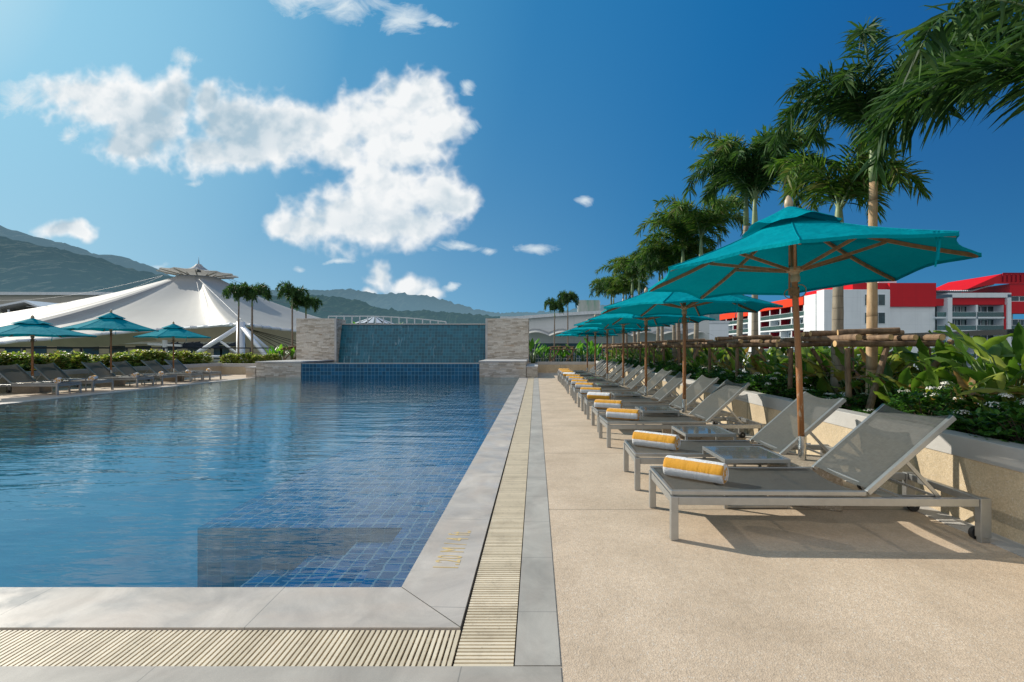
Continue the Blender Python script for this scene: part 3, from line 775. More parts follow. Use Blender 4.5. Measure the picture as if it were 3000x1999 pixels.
# ================================================================== PALMS
def frond(b, base, az, el, L, droop, nleaf, ll, wid, rr, twist=0):
    """arching rachis with leaflets all round it (plumose)"""
    pts = []; p = Vector(base); e = el; N = 12
    d0 = Vector((math.cos(az), math.sin(az), 0)); side = Vector((-d0.y, d0.x, 0))
    for i in range(N+1):
        pts.append(p.copy()); ds = L/N
        p = p + (d0*math.cos(e) + Vector((0,0,1))*math.sin(e) + side*twist*(i/N))*ds
        e -= droop/N*(.4 + 1.3*i/N)
    r_ = [.011*(1-i/N*.85) for i in range(N+1)]
    return pts, r_
def leaflets(b, pts, n, ll, wid, rr, start=.16):
    N = len(pts)-1
    for k in range(n):
        t = start + (1-start)*(k/n)**.95; x = t*N; i = min(int(x), N-1); f = x-i
        p = pts[i].lerp(pts[i+1], f); ax = (pts[i+1]-pts[i]).normalized()
        u = ax.cross(Vector((0,0,1))); 
        if u.length < .05: u = Vector((1,0,0))
        u.normalize(); w = u.cross(ax)
        ph = rr.uniform(0, 2*PI) if rr.random() < .62 else (rr.choice([0, PI]) + rr.uniform(-.4, .4))
        o = u*math.cos(ph) + w*math.sin(ph)
        prof = math.sin(PI*min(1, .12+.88*t))**.5 if t < .93 else .62
        l = ll*prof*rr.uniform(.75, 1.12); fw = .55 + .5*t
        d = (o + ax*fw*rr.uniform(.7, 1.2)).normalized()
        nrm = d.cross(Vector((rr.uniform(-1,1), rr.uniform(-1,1), rr.uniform(-.3,1)))).normalized()
        g = Vector((0,0,-1)); ww = wid*rr.uniform(.75, 1.2)
        a = p; m1 = p + d*l*.42 + g*l*.03; m2 = p + d*l*.76 + g*l*.12; m3 = p + d*l + g*l*.27
        b.add([a - nrm*ww*.2, a + nrm*ww*.2, m1 + nrm*ww*.5, m1 - nrm*ww*.5, m2 + nrm*ww*.38, m2 - nrm*ww*.38, m3],
              [(0,1,2,3), (3,2,4,5), (5,4,6)])
def make_palm(name_mats, H, rt, nf, L, nleaf, ll, wid, seed, lean=(0,0), up=1.15, spread=1.0, azs=None, shaft=.55, name='palm_tree', droop=(1.5, 2.3)):
    rr = random.Random(seed)
    t = thing(name, '', 'palm tree'); mt, ml = name_mats
    b = MB(); N = 14; path = []; rad = []
    for i in range(N+1):
        f = i/N; path.append((lean[0]*f*f, lean[1]*f*f, H*f)); rad.append(rt*(1.12-.38*f)*(1+.03*math.sin(i*2.3+seed)))
    b.tube(path, rad, 16); b.build('trunk', mt, t, smooth=True)
    top = Vector(path[-1]); b = MB(); r0 = rad[-1]
    b.tube([top+Vector((0,0,-.02)), top+Vector((0,0,shaft*.25)), top+Vector((0,0,shaft*.7)), top+Vector((0,0,shaft))], [r0*1.05, r0*1.2, r0*.8, r0*.4], 14)
    b.build('crownshaft', m_shaft, t, smooth=True)
    b = MB(); st = MB(); h0 = top+Vector((0,0,shaft*.82))
    for k in range(nf):
        az = (azs[k] if azs else k*2.399 + rr.uniform(-.3, .3)); el = up*rr.uniform(.9, 1.06) - .13*(k % 3)*spread
        Lk = L*rr.uniform(.82, 1.1)
        pts, r_ = frond(b, h0 + Vector((0,0,rr.uniform(-.1, .08))), az, el, Lk, rr.uniform(*droop)*spread, nleaf, ll, wid, rr, rr.uniform(-.25, .25))
        st.tube(pts, r_, 5); leaflets(b, pts, nleaf, ll, wid, rr)
    # spear leaf
    pts = [h0 + Vector((.006*i, .003*i*i*.3, .055*i*L)) for i in range(9)]; b.tube(pts, [.010*(1-i/9.5) for i in range(9)], 5)
    c = b.build('crown', ml, t); st.build('frond_stem', m_shaft, t, smooth=True)
    return t
G_R = 'feather palms in the right planter'
# the two near palms are individually shaped, the rest are copies of four kinds
pA = make_palm((m_trunk2, m_palm), 2.62, .055, 14, 1.38, 230, .33, .020, 5, (.02, 0), 1.40, 1.0, None, .62, droop=(2.1, 3.1))
pA.location = (3.72, 5.40, .44); tag(pA, 'tall foxtail palm with smooth orange-tan trunk in the nearest log frame', 'palm tree', G_R)
pB = make_palm((m_trunk, m_palm2), 2.1, .070, 12, 1.1, 180, .30, .020, 8, (.02, 0), 1.38, 1.0, None, .5, droop=(1.9, 3.0))
pB.location = (3.74, 6.05, .44); tag(pB, 'thicker ringed grey palm trunk behind the tan one in the nearest log frame', 'palm tree', G_R)
pC = make_palm((m_trunk, m_palm), 1.70, .08, 11, 1.9, 250, .36, .024, 12, (0, 0), 1.2, 1.0, None, .6, droop=(2.3, 3.3))
pC.location = (3.72, 3.05, .44); tag(pC, 'nearest palm at the right edge, only its drooping fronds in the picture', 'palm tree', G_R)
pD = make_palm((m_trunk, m_palm), 2.45, .07, 11, 1.3, 210, .33, .020, 15, (0, 0), 1.35, 1.0, None, .6, droop=(1.9, 2.9))
pD.location = (4.35, 4.1, .44); tag(pD, 'tall palm behind the first two, its crown near the top right corner', 'palm tree', G_R)
k1 = make_palm((m_trunk, m_palm), 2.50, .052, 15, 1.45, 210, .30, .021, 21, (0, 0), 1.45, 1.0, None, .6, droop=(1.9, 3.2))
k2 = make_palm((m_trunk, m_palm2), 2.65, .052, 14, 1.5, 210, .30, .021, 26, (.12, 0), 1.38, 1.0, None, .6, droop=(1.8, 3.0))
k3 = make_palm((m_trunk3, m_palm2), 2.55, .055, 15, 1.4, 200, .28, .021, 31, (0, .1), 1.45, 1.0, None, .55, droop=(1.9, 3.1))
K = [[k1, False], [k2, False], [k3, False]]
def put_palm(kk, x, y, rz, s, label, group, z=.44):
    src = K[kk]; o = src[0] if not src[1] else copy_tree(src[0]); src[1] = True
    o.location = (x, y, z); o.rotation_euler.z = rz; o.scale = (s[0], s[0], s[1]); tag(o, label, 'palm tree', group)
pairs = [(8.3, 8.85), (11.45, 12.1), (12.75, 13.2), (14.5, 15.05), (17.8, 18.3), (20.2, 20.7), (23.2, 23.7)]
n = 0
for i, (a, c) in enumerate(pairs):
    for j, y in enumerate((a, c)):
        put_palm((i+j) % 3, 3.72+rnd(-.04, .04), y, rnd(0, 6), (rnd(.95, 1.1), [1.12, 1.06, .95, .98, 1.06, 1.0, 1.05][i]*rnd(.95, 1.04)),
                 'right planter palm, %s trunk of the %s propped pair behind the nearest' % ('nearer' if j == 0 else 'farther', nth(i)), G_R)
# slim palms at the far end and on the left
K2 = [[make_palm((m_trunk3, m_palm), 2.6, .055, 14, 1.25, 150, .30, .030, 41, (.03, 0), 1.5, 1.0, None, .3, droop=(3.0, 3.9)), False],
      [make_palm((m_trunk3, m_palm), 2.75, .055, 15, 1.35, 160, .32, .030, 46, (.0, 0), 1.5, 1.0, None, .35, droop=(2.9, 3.8)), False]]
def put_slim(kk, x, y, top, rz, sr, label, group):
    src = K2[kk]; o = src[0] if not src[1] else copy_tree(src[0]); src[1] = True
    o.location = (x, y, .42); o.rotation_euler.z = rz; o.scale = (sr, sr, (top-.42)/([3.5, 3.75][kk])); tag(o, label, 'palm tree', group)
put_slim(0, .95, 25.2, 3.68, .4, .62, 'short slim palm at the far end, left one of the pair', 'slim palms at the far end of the deck')
put_slim(1, 1.66, 25.4, 4.15, 2.0, .68, 'taller slim palm at the far end, right one of the pair', 'slim palms at the far end of the deck')
for a in [(0, -14.35, 23.5, 4.25, 0, .80, 'slim palm left of the cascade, left trunk of the left pair'),
          (1, -13.8, 23.7, 4.30, 1, .92, 'slim palm left of the cascade, bushier right trunk of the left pair'),
          (0, -12.1, 24.2, 4.30, 2, .84, 'slim palm beside the left stone pillar, upright left one of the pair'),
          (1, -11.75, 24.9, 3.85, 3, .86, 'slim palm behind the left stone pillar, drooping right one of the pair')]:
    put_slim(*a, 'slim palms left of the cascade')

# ================================================================== LOG FRAMES
def log(b, be, p, q, r):
    p = Vector(p); q = Vector(q); n = 7
    path = [p.lerp(q, i/(n-1)) + Vector((rnd(-1,1), rnd(-1,1), rnd(-1,1)))*r*.13 for i in range(n)]
    path[0] = p; path[-1] = q
    b.tube(path, [r*(1.08-.18*i/(n-1)) for i in range(n)], 11, jit=.05)
    for e, o, k in ((path[0], path[1], 1.07), (path[-1], path[-2], .89)):
        d = (e-o).normalized(); be.tube([e - d*.001, e + d*.0015], r*k*.93, 11)
def log_frame(x0, x1, y0, y1, zt, label, seed, group='log frames propping up the palms'):
    random.seed(seed); cx, cy = (x0+x1)/2, (y0+y1)/2; z0 = .40
    t = thing('log_frame', label, 'plant support', (cx, cy, z0), 0, group)
    X0, X1, Y0, Y1 = x0-cx, x1-cx, y0-cy, y1-cy; Z = zt-z0
    def part(nm, segs, r):
        b = MB(); be = MB()
        for s in segs: log(b, be, s[0], s[1], r)
        o = b.build(nm, m_log, t, smooth=False); be.build('cut_end', m_logend, o); 
        return o
    for x, y in ((X0, Y0), (X1, Y0), (X0, Y1), (X1, Y1)): part('post', [((x, y, 0), (x+rnd(-.03,.03), y, Z-.045))], .030)
    r = .033; ov = .16
    part('beam', [((X0-ov, Y0-.02, Z), (X1+ov+rnd(0,.1), Y0+.01, Z+.0))], r)
    part('beam', [((X0-ov, Y1, Z), (X1+ov, Y1-.02, Z+.01))], r)
    z1 = Z+.062
    part('beam', [((X0, Y0-ov, z1), (X0+.03, Y1+ov, z1))], r); part('beam', [((X1, Y0-ov-.04, z1), (X1-.03, Y1+ov, z1))], r)
    part('beam', [((-.14, Y0-ov-.08, z1+.002), (-.12, Y1+ov, z1))], r*.85); part('beam', [((.17, Y0-ov, z1), (.15, Y1+ov, z1))], r*.85)
    z2 = z1+.060
    part('beam', [((X0-.12, -.10, z2), (X1+.10, -.14, z2+.01))], r*.95); part('beam', [((X0-.08, .12, z2), (X1+.16, .10, z2))], r*.9)
    part('beam', [((X0+.1, Y1-.1, z2+.002), (X1-.1, Y1-.14, z2+.03))], r*.9)
    z3 = z2+.056
    part('beam', [((X0+.02, Y0+.22, z2), (X1-.25, Y0+.05, z2+.025))], r*1.0)
    part('brace', [((X0-.05, Y0-.30, 0), (X0+.42, Y0+.03, Z-.04))], r); part('brace', [((X1-.35, Y0-.1, .1), (X1+.16, Y0-.12, Z+.03))], r)
    part('brace', [((X1, Y1+.05, .0), (X1-.5, Y1+.05, Z-.05))], r*.85)
    random.seed(seed+100)
    return t
log_frame(3.30, 4.12, 5.14, 6.35, 1.25, 'light brown log frame with cut ends round the nearest pair of palm trunks', 3)
for i, (a, c) in enumerate(pairs):
    log_frame(3.28, 4.12, a-.35, c+.35, 1.25, 'weathered log frame round the %s propped palm pair behind the nearest' % nth(i), 30+i)
log_frame(.75, 1.85, 24.9, 25.6, 1.15, 'thin log frame round the two slim palms at the far end of the deck', 60)
log_frame(-12.35, -11.6, 23.9, 24.6, 1.15, 'small log frame half hidden behind the left stone pillar', 61)
random.seed(77)

# ================================================================== BROAD-LEAVED PLANTS
def blade(b, base, az, el, L, W, curl, rr, fold=.35, stalk=.0):
    d = Vector((math.cos(az)*math.cos(el), math.sin(az)*math.cos(el), math.sin(el))); p = Vector(base); e = el; N = 8
    side = Vector((-math.sin(az), math.cos(az), 0)); tw = rr.uniform(-.5, .5); vs = []
    for i in range(N+1):
        f = i/N; w = W*.5*(math.sin(PI*min(1, (f*.96+.04))**.8)**.8 if f < 1 else .02); w = max(w, .004)
        dr = Vector((math.cos(az)*math.cos(e), math.sin(az)*math.cos(e), math.sin(e)))
        nr = side.cross(dr); s2 = (side*math.cos(tw) + nr*math.sin(tw))
        n2 = s2.cross(dr); wv = .012*math.sin(i*2.1+az*3)
        vs += [p - s2*w + n2*(w*fold+wv), p - s2*w*.5 + n2*w*fold*.35, p.copy(), p + s2*w*.5 + n2*w*fold*.35, p + s2*w + n2*(w*fold-wv)]
        p = p + dr*(L/N); e -= curl/N
    fs = [(i*5+j, i*5+j+1, (i+1)*5+j+1, (i+1)*5+j) for i in range(N) for j in range(4)]
    b.add(vs, fs)
def make_broad(seed, n, H, L, W, mat, spread=.28, name='broad_leaved_plant', up=(.5, 1.35), stemr=.008, curl=(.3, 1.3)):
    rr = random.Random(seed); t = thing(name, '', 'plant'); b = MB(); s = MB()
    for k in range(n):
        az = k*2.4+rr.uniform(-.5, .5); h = H*rr.uniform(.35, 1.0); r = spread*rr.uniform(.2, 1)
        q0 = Vector((r*.25*math.cos(az), r*.25*math.sin(az), 0)); q = Vector((r*math.cos(az), r*math.sin(az), h))
        s.tube([q0, q0.lerp(q, .5)+Vector((0,0,.04)), q], [stemr, stemr*.8, stemr*.6], 5)
        blade(b, q, az+rr.uniform(-.7, .7), rr.uniform(*up), L*rr.uniform(.7, 1.12), W*rr.uniform(.75, 1.15), rr.uniform(*curl), rr)
    b.build('leaves', mat, t, smooth=True); s.build('stem', m_stem, t, smooth=True); return t
BK = [make_broad(1, 22, .60, .36, .125, m_leaf, .34), make_broad(2, 22, .56, .35, .12, m_leafr, .34), make_broad(3, 20, .64, .40, .13, m_leaf, .36),
      make_broad(4, 22, .50, .38, .12, m_leafr, .36, up=(-.1, 1.2))]
BU = [False]*4
def put(kind, used, i, x, y, z, rz, s, label, cat, group):
    o = kind[i] if not used[i] else copy_tree(kind[i]); used[i] = True
    o.location = (x, y, z); o.rotation_euler.z = rz; o.scale = s if isinstance(s, tuple) else (s, s, s); tag(o, label, cat, group)
spots = []
y = 1.7
while y < 24:
    st = .46 if y < 8 else .8
    spots.append((3.72+rnd(-.08, .12), y+rnd(-.08, .08), 0)); spots.append((4.35+rnd(-.15, .2), y+.2+rnd(-.1, .1), 1)); 
    if y < 8: spots.append((4.9+rnd(-.15, .15), y+rnd(-.1, .1), 2))
    y += st
cnt = [0, 0, 0]; nm = ['in the planter front row', 'in the planter middle row', 'by the black fence']
for x, y, r in spots:
    k = random.choice([0, 1, 2, 3]) if y < 9 else random.choice([0, 0, 2, 1])
    sc_ = rnd(.85, 1.1)*(1.0 if r == 0 else 1.12)
    if y < 4.9 and r == 0: sc_ *= .80
    if 4.9 < y < 6.6: sc_ *= .92
    put(BK, BU, k, x, y, .44, rnd(0, 6.28), sc_, '%s broad-leaved plant %s, %s from the near end' % ('bronze-tinged' if k in (1, 3) else 'green', nm[r], nth(min(cnt[r], 49))), 'plant', 'broad-leaved plants in the right planter')
    cnt[r] += 1
# ixora bushes with white flower heads
def make_bush(seed, n, rad, H, leaf, mat, heads=0, name='flowering_shrub', inner=True):
    rr = random.Random(seed); t = thing(name, '', 'shrub'); b = MB(); s = MB()
    for k in range(n):
        a = rr.uniform(0, 2*PI); zz = rr.random()**.7; rad_ = rad*math.sqrt(max(.05, 1-(zz-.35)**2*1.6))*(.55+.5*rr.random())
        c = Vector((rad_*math.cos(a), rad_*math.sin(a), H*zz*rr.uniform(.8, 1.08)))
        for q in range(5):
            blade2(b, c, a+q*1.256+rr.uniform(-.3, .3), rr.uniform(.0, .9), leaf*rr.uniform(.7, 1.15), leaf*.42, rr)
        if k % 7 == 0: s.tube([(0, 0, 0), (c.x*.5, c.y*.5, c.z*.6), c], [.006, .005, .003], 4)
    b.build('leaves', mat, t); s.build('stem', m_twig, t)
    for k in range(heads):
        a = rr.uniform(0, 2*PI); zz = rr.uniform(.5, 1.05); r = rad*rr.uniform(.55, 1.0)*(1 if zz < .9 else .5)
        c = Vector((r*math.cos(a), r*math.sin(a), H*zz+.02)); fb = MB(); hr = rr.uniform(.038, .056)
        for q in range(46):
            u = rr.uniform(0, 2*PI); v = math.acos(rr.uniform(-.1, 1)); d = Vector((math.sin(v)*math.cos(u), math.sin(v)*math.sin(u), math.cos(v)*.7))
            p = c + d*hr; e1 = d.cross(Vector((.3, .2, 1))).normalized(); e2 = d.cross(e1); w = .0065
            fb.add([p-e1*w, p-e2*w, p+e1*w, p+e2*w], [(0,1,2,3)])
        fb.build('flower_head', m_petal, t)
    return t
def blade2(b, p, az, el, L, W, rr):
    d = Vector((math.cos(az)*math.cos(el), math.sin(az)*math.cos(el), math.sin(el))); s = Vector((-math.sin(az), math.cos(az), rr.uniform(-.3, .3)))*W*.5
    n = s.cross(d).normalized()*L*.08
    b.add([p, p+d*L*.35-s+n, p+d*L*.4, p+d*L*.35+s+n, p+d*L*.75-s*.7+n*.4, p+d*L*.75+s*.7+n*.4, p+d*L*.96-Vector((0,0,L*.12))],
          [(0,1,2), (0,2,3), (1,4,6,2), (2,6,5,3)])
IK = [make_bush(51, 200, .31, .44, .072, m_ixora, 5), make_bush(52, 200, .30, .48, .076, m_ixora, 8), make_bush(53, 190, .31, .40, .07, m_ixora, 2)]
IU = [False]*3; y = 1.9; i = 0
while y < 23.8:
    k = [1, 0, 1, 0, 2, 0, 2][i % 7] if y < 8 else [2, 0, 2][i % 3]; zs_ = rnd(.62, 1.0) if not 4.4 < y < 6.5 else rnd(.42, .58)
    put(IK, IU, k, 3.36+rnd(-.03, .05), y, .43, rnd(0, 6.28), (1.0, 1.0, zs_), 'shrub with %s along the right wall, %s from the near end' % (['white flower heads', 'many white flowers', 'few white flowers'][k], nth(i)), 'shrub', 'white-flowering shrubs along the right planter wall')
    y += .47; i += 1
# second darker line under the broad leaves near the camera
y = 2.1; i = 0
while y < 9:
    put(IK, IU, i % 3, 3.9+rnd(-.1, .2), y, .42, rnd(0, 6.28), (1.1, 1.1, .9), 'dark undergrowth shrub beneath broad leaves, %s from the near end' % nth(i), 'shrub', 'undergrowth shrubs in the right planter')
    y += .6; i += 1
# left hedge
HK = [make_bush(61, 240, .46, .62, .15, m_hedge, 0, 'hedge_shrub'), make_bush(62, 240, .48, .66, .16, m_hedge, 0, 'hedge_shrub'), make_bush(63, 230, .46, .58, .14, m_hedge, 0, 'hedge_shrub')]
HU = [False]*3; y = 11.6; i = 0
while y < 22.6:
    put(HK, HU, i % 3, -15.35+rnd(-.1, .1), y, .38, rnd(0, 6.28), (1.1, 1.1, rnd(.86, 1.12)), 'yellow-green hedge shrub behind the left loungers, %s from the left' % nth(i), 'shrub', 'hedge shrubs behind the left row')
    y += .62; i += 1
for i, x in enumerate([-14.7, -14.0, -13.3, -12.7]):
    put(HK, HU, i % 3, x, 23.4, .34, rnd(0, 6), (.9, .9, .9), 'leafy hedge shrub on the short wall left of the cascade, %s from the left' % nth(i), 'shrub', 'hedge shrubs behind the left row')
# banana-like plants at the far end and left of the pillar
NK = [make_broad(81, 11, .85, .62, .20, m_ban, .30, 'banana_plant', (.75, 1.45), .018, (.2, .8)), make_broad(82, 10, .75, .58, .19, m_ban, .26, 'banana_plant', (.7, 1.4), .018, (.2, .9))]
NU = [False]*2
for i, (x, y, s) in enumerate([(-.15, 24.9, 1.25), (.35, 25.0, .82), (.75, 25.6, .85), (1.35, 25.7, .9), (1.95, 25.0, .95), (2.4, 25.1, 1.0), (2.85, 24.9, 1.05), (3.2, 25.4, .9)]):
    put(NK, NU, i % 2, x, y, .42, rnd(0, 6), s, 'upright banana-leaved plant at the far end of the deck, %s from the pillar' % nth(i), 'plant', 'banana plants at the far end')
for i, (x, y, s) in enumerate([(-13.1, 24.3, .8), (-12.6, 24.0, .9), (-11.9, 24.0, .8)]):
    put(NK, NU, i % 2, x, y, .42, rnd(0, 6), s, 'banana-leaved plant just left of the left pillar, %s from the left' % nth(i), 'plant', 'banana plants left of the cascade')
for i, (x, s) in enumerate([(-9.25, .3), (-8.95, .22), (-6.9, .28), (-3.0, .2)]):
    put(NK, NU, i % 2, x, 24.75, 2.2, rnd(0, 6), s, 'small yellow-green plant showing over the cascade top, %s from the left' % nth(i), 'plant', 'small plants on top of the cascade')
t = thing('back_planter', 'narrow planter behind the cascade wall', 'planter', (-6, 24.75, 0)); b = MB(); b.box(-3.6, 3.6, -.1, .35, -.2, 2.22); b.build('planter_box', m_cap, t)

# ================================================================== TENT PAVILION
def tent():
    C = Vector((-42.2, 61, 0)); AZ = CH + (VY-640)/FOC*61
    t = thing('tent_pavilion', 'huge white tensile tent roof with a pointed flying top, behind the left hedge', 'tent roof', (0, 0, 0))
    E = [at(-420, 815, 33), at(-60, 790, 37), at(308, 760, 42), at(470, 749, 41), at(553, 743, 35), at(640, 754, 44), at(735, 762, 54), at(790, 745, 75),
         at(640, 735, 100), at(350, 730, 104), at(120, 735, 92), at(-100, 742, 76), at(-330, 765, 60)]
    def cr(a, b_, c, d, t_): return .5*((2*b_) + (c-a)*t_ + (2*a-5*b_+4*c-d)*t_*t_ + (3*b_-a-3*c+d)*t_**3)
    E0 = E; n0 = len(E0); E = []
    for i_ in range(n0):
        for q_ in range(4): E.append(cr(E0[i_-1], E0[i_], E0[(i_+1) % n0], E0[(i_+2) % n0], q_/4))
    n = len(E); b = MB(); NU = 2; NV = 20; r0 = 2.35
    def P(k, u, v):
        a, c = E[k], E[(k+1) % n]; e = a.lerp(c, u); sag = 4*u*(1-u)
        d = e - C; d.z = 0; dist = d.length; d.normalize()
        e = e - d*sag*dist*.03 + Vector((0, 0, .35*sag*0))
        p0 = C + d*r0; zz = AZ; f = v
        q = p0.lerp(Vector((e.x, e.y, 0)), f); drop = AZ - e.z; sag = 0
        z = AZ - drop*(1 - (1-f)**1.75)*(1) ; z = AZ - drop*(.62*f + .38*(1-(1-f)**2.0))
        z -= .25*sag*math.sin(PI*f)
        return Vector((q.x, q.y, z))
    b.grid(lambda u, v: P(int(round(u*n*NU))//NU % n, (round(u*n*NU) % NU)/NU, v), n*NU, NV)
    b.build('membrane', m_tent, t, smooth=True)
    b = MB()
    for k in range(n): b.tube([P(k, i/NU, 1)+Vector((0,0,-.06)) for i in range(NU+1)], .13, 6)
    b.build('edge_cable', m_white, t)
    b = MB(); b.lathe([(r0, AZ-.15), (r0+.02, AZ+.05), (r0-.15, AZ+.12), (.3, AZ+.14)], 32, (C.x, C.y, 0)); b.build('crown_ring', plain('grey_ring', (.28, .30, .33), .5), t)
    # flying top
    b = MB(); zt = CH+(VY-622)/FOC*61; n2 = 48; vs = []
    prof = [(.25, 1.75), (.5, 1.45), (.95, 1.12), (1.5, .92), (2.6, .78), (4.2, .62)]
    for r, z in prof:
        for k in range(n2):
            a = 2*PI*k/n2; rr_ = r*(1 - .08*abs(math.sin(a*6))*(r/4.2)); vs.append((C.x+rr_*math.cos(a), C.y+rr_*math.sin(a), zt+z-.95+.06*math.cos(a*12)*(r/4.2) + .10*(math.cos(a)*-1)*(r/4.2)*1.2))
    b.add(vs, [(j*n2+k, j*n2+(k+1)%n2, (j+1)*n2+(k+1)%n2, (j+1)*n2+k) for j in range(len(prof)-1) for k in range(n2)])
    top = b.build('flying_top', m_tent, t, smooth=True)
    b = MB(); cz = zt-.95
    for k in range(12):
        a = 2*PI*k/12; d = Vector((math.cos(a), math.sin(a), 0)); dz = -.12*math.cos(a)
        b.beam(Vector((C.x, C.y, cz-.05))+d*.5, Vector((C.x, C.y, cz+.52+dz))+d*4.25, .09, .12)
        b.beam(Vector((C.x, C.y, cz-.5))+d*.3, Vector((C.x, C.y, cz+.45+dz*.5))+d*2.2, .06, .06)
    b.build('truss', plain('cream_steel', (.48, .44, .36), .5), t)
    b = MB(); b.lathe([(.1, -.95), (.35, -.7), (.75, -.25), (.8, -.1), (.5, .0), (.15, .1)], 16, (C.x, C.y, cz)); b.build('boss', bpy.data.materials['cream_steel'], t, smooth=True)
    b = MB(); b.lathe([(.26, .75), (.16, 1.2), (.07, 1.8), (.02, 2.45), (.01, 2.7)], 12, (C.x, C.y, cz)); b.build('spire', m_tentspire, t, smooth=True)
    b = MB()
    for px_, py_, d_ in [(-300, 760, 50), (60, 705, 60), (900, 735, 60), (720, 700, 60), (-60, 690, 80)]:
        s = Vector((C.x + (3.6 if px_ > 457 else -3.6), C.y-1, cz+.2)); q = at(px_, py_, d_)
        b.tube([s.lerp(q, i/10) - Vector((0, 0, 3.2*math.sin(PI*i/10)*.35)) for i in range(11)], .018, 4)
    for px_, py_, d_ in [(553, 743, 35), (470, 740, 42)]:
        b.tube([Vector((C.x+1, C.y-2, AZ)), at(px_, py_, d_)+Vector((0,0,.3))], .018, 4)
    b.build('stay_cable', plain('steel_cable', (.16, .19, .23), .6), t)
    # masts
    for (px_, py_, d_) in [(553, 743, 35)]:
        m0 = at(px_, py_+2, d_); b = MB(); b.tube([m0+Vector((0,0,.15)), Vector((m0.x, m0.y, -6))], .27, 14); b.build('mast', m_white, t, smooth=True)
        b = MB()
        for dx, dy, l in ((-2.75, -1.5, 3.2), (2.9, -1.6, 3.3), (-1.4, 2, 3.2), (1.6, 2, 3.2)):
            b.tube([m0+Vector((0,0,-.1)), m0+Vector((dx*1.0, dy, -2.5))], .15, 10)
            b.tube([m0+Vector((0,0,-2.35)), m0+Vector((dx*.92, dy*.9, -2.3))], .09, 8)
        b.tube([m0+Vector((-1.2,-.6,-1.15)), m0+Vector((0,0,-2.3))], .08, 8)
        b.build('leg', m_white, t, smooth=True)
    b = MB(); p = at(379, 792, 44); b.tube([p+Vector((0,0,.4)), p+Vector((0,0,-3))], .2, 10); b.beam(p+Vector((-1.5,0,.05)), p+Vector((1.5,0,-.1)), .2, .2); b.build('column', m_white, t)
    return t
m_tentspire = plain('spire_metal', (.30, .33, .36), .4, .5)
tent()
# building under the tent, beige inner walls
t = thing('pavilion_building', 'shaded beige building under the tent roof', 'building', (-50, 56, 0))
b = MB(); b.box(-38, 24, 0, 2, -20, 3.7); b.build('wall', m_tentin, t)
b = MB()
for k in range(14): b.box(-20+k*3, -18.2+k*3, -.03, -.01, .0, 1.5)
b.build('window', m_window, t)
b = MB(); b.box(-21, 24, -.25, -.05, 1.7, 1.95); b.box(-21, 24, -.25, -.05, -.3, -.1); b.build('beam', m_white, t)
# inner membrane panels under the eave
t = thing('inner_awning', 'beige sagging awning membrane under the tent eave', 'awning', (0, 0, 0))
b = MB()
def aw(u, v):
    p = at(-300+u*620, 0, 44); top = CH+(VY-(778-u*14))/FOC*44; z = top - 1.25*v*(1-.45*u) - .35*math.sin(PI*u*2)**2*v
    return Vector((p.x, p.y+v*1.5+.6, z))
b.grid(aw, 24, 6); b.build('membrane', m_tentin, t, smooth=True)
t2 = thing('inner_awning', 'beige fan-shaped awning right of the tent mast', 'awning', (0, 0, 0))
b = MB()
def aw2(u, v):
    p = at(540+u*185, 0, 50); z = CH+(VY-(752+u*10))/FOC*50 - 3.2*v; return Vector((p.x, p.y+1.5, z))
b.grid(aw2, 16, 6); b.build('membrane', m_tentin, t2, smooth=True)
b = MB()
for k in range(9): b.tube([at(556, 752, 49.5), at(540+k*25, 800, 51)], .03, 4)
b.build('cable', m_black, t2)
# decorative fish hanging under the tent
def fish():
    b = MB(); prof = [(.0, .02), (.15, .10), (.4, .17), (.7, .14), (1.0, .05), (1.12, .03)]
    vs = []
    for x, r in prof:
        for k in range(8): a = 2*PI*k/8; vs.append((x, r*.45*math.cos(a), r*math.sin(a)))
    b.add(vs, [(j*8+k, j*8+(k+1)%8, (j+1)*8+(k+1)%8, (j+1)*8+k) for j in range(5) for k in range(8)])
    b.add([(1.08, 0, 0), (1.4, 0, .2), (1.3, 0, 0), (1.4, 0, -.2)], [(0,1,2), (0,2,3)]); b.add([(.4,0,.15), (.75,0,.28), (.7,0,.12)], [(0,1,2)])
    return b.build('hanging_fish', plain('dark_blue_fish', (.02, .035, .07), .5))
f0 = fish(); cols = [(560-75, 790), (500, 797), (527, 789), (540, 795), (562, 793), (590, 790), (600, 797), (455, 797), (475, 800), (430, 795), (610, 791), (515, 800)]
for i, (px_, py_) in enumerate([(378, 791), (392, 793), (402, 798), (412, 795), (424, 790), (430, 797), (441, 789), (447, 796), (470, 791), (480, 797), (489, 789), (523, 793)]):
    o = f0 if i == 0 else f0.copy()
    if i: COL.objects.link(o)
    o.location = at(px_, py_, 46); o.scale = (1, 1, 1); o.rotation_euler = (0, R(rnd(-8, 8)), R(rnd(-20, 20)))
    tag(o, 'dark fish ornament hanging under the tent, %s from the left' % nth(i), 'ornament', 'fish ornaments under the tent')

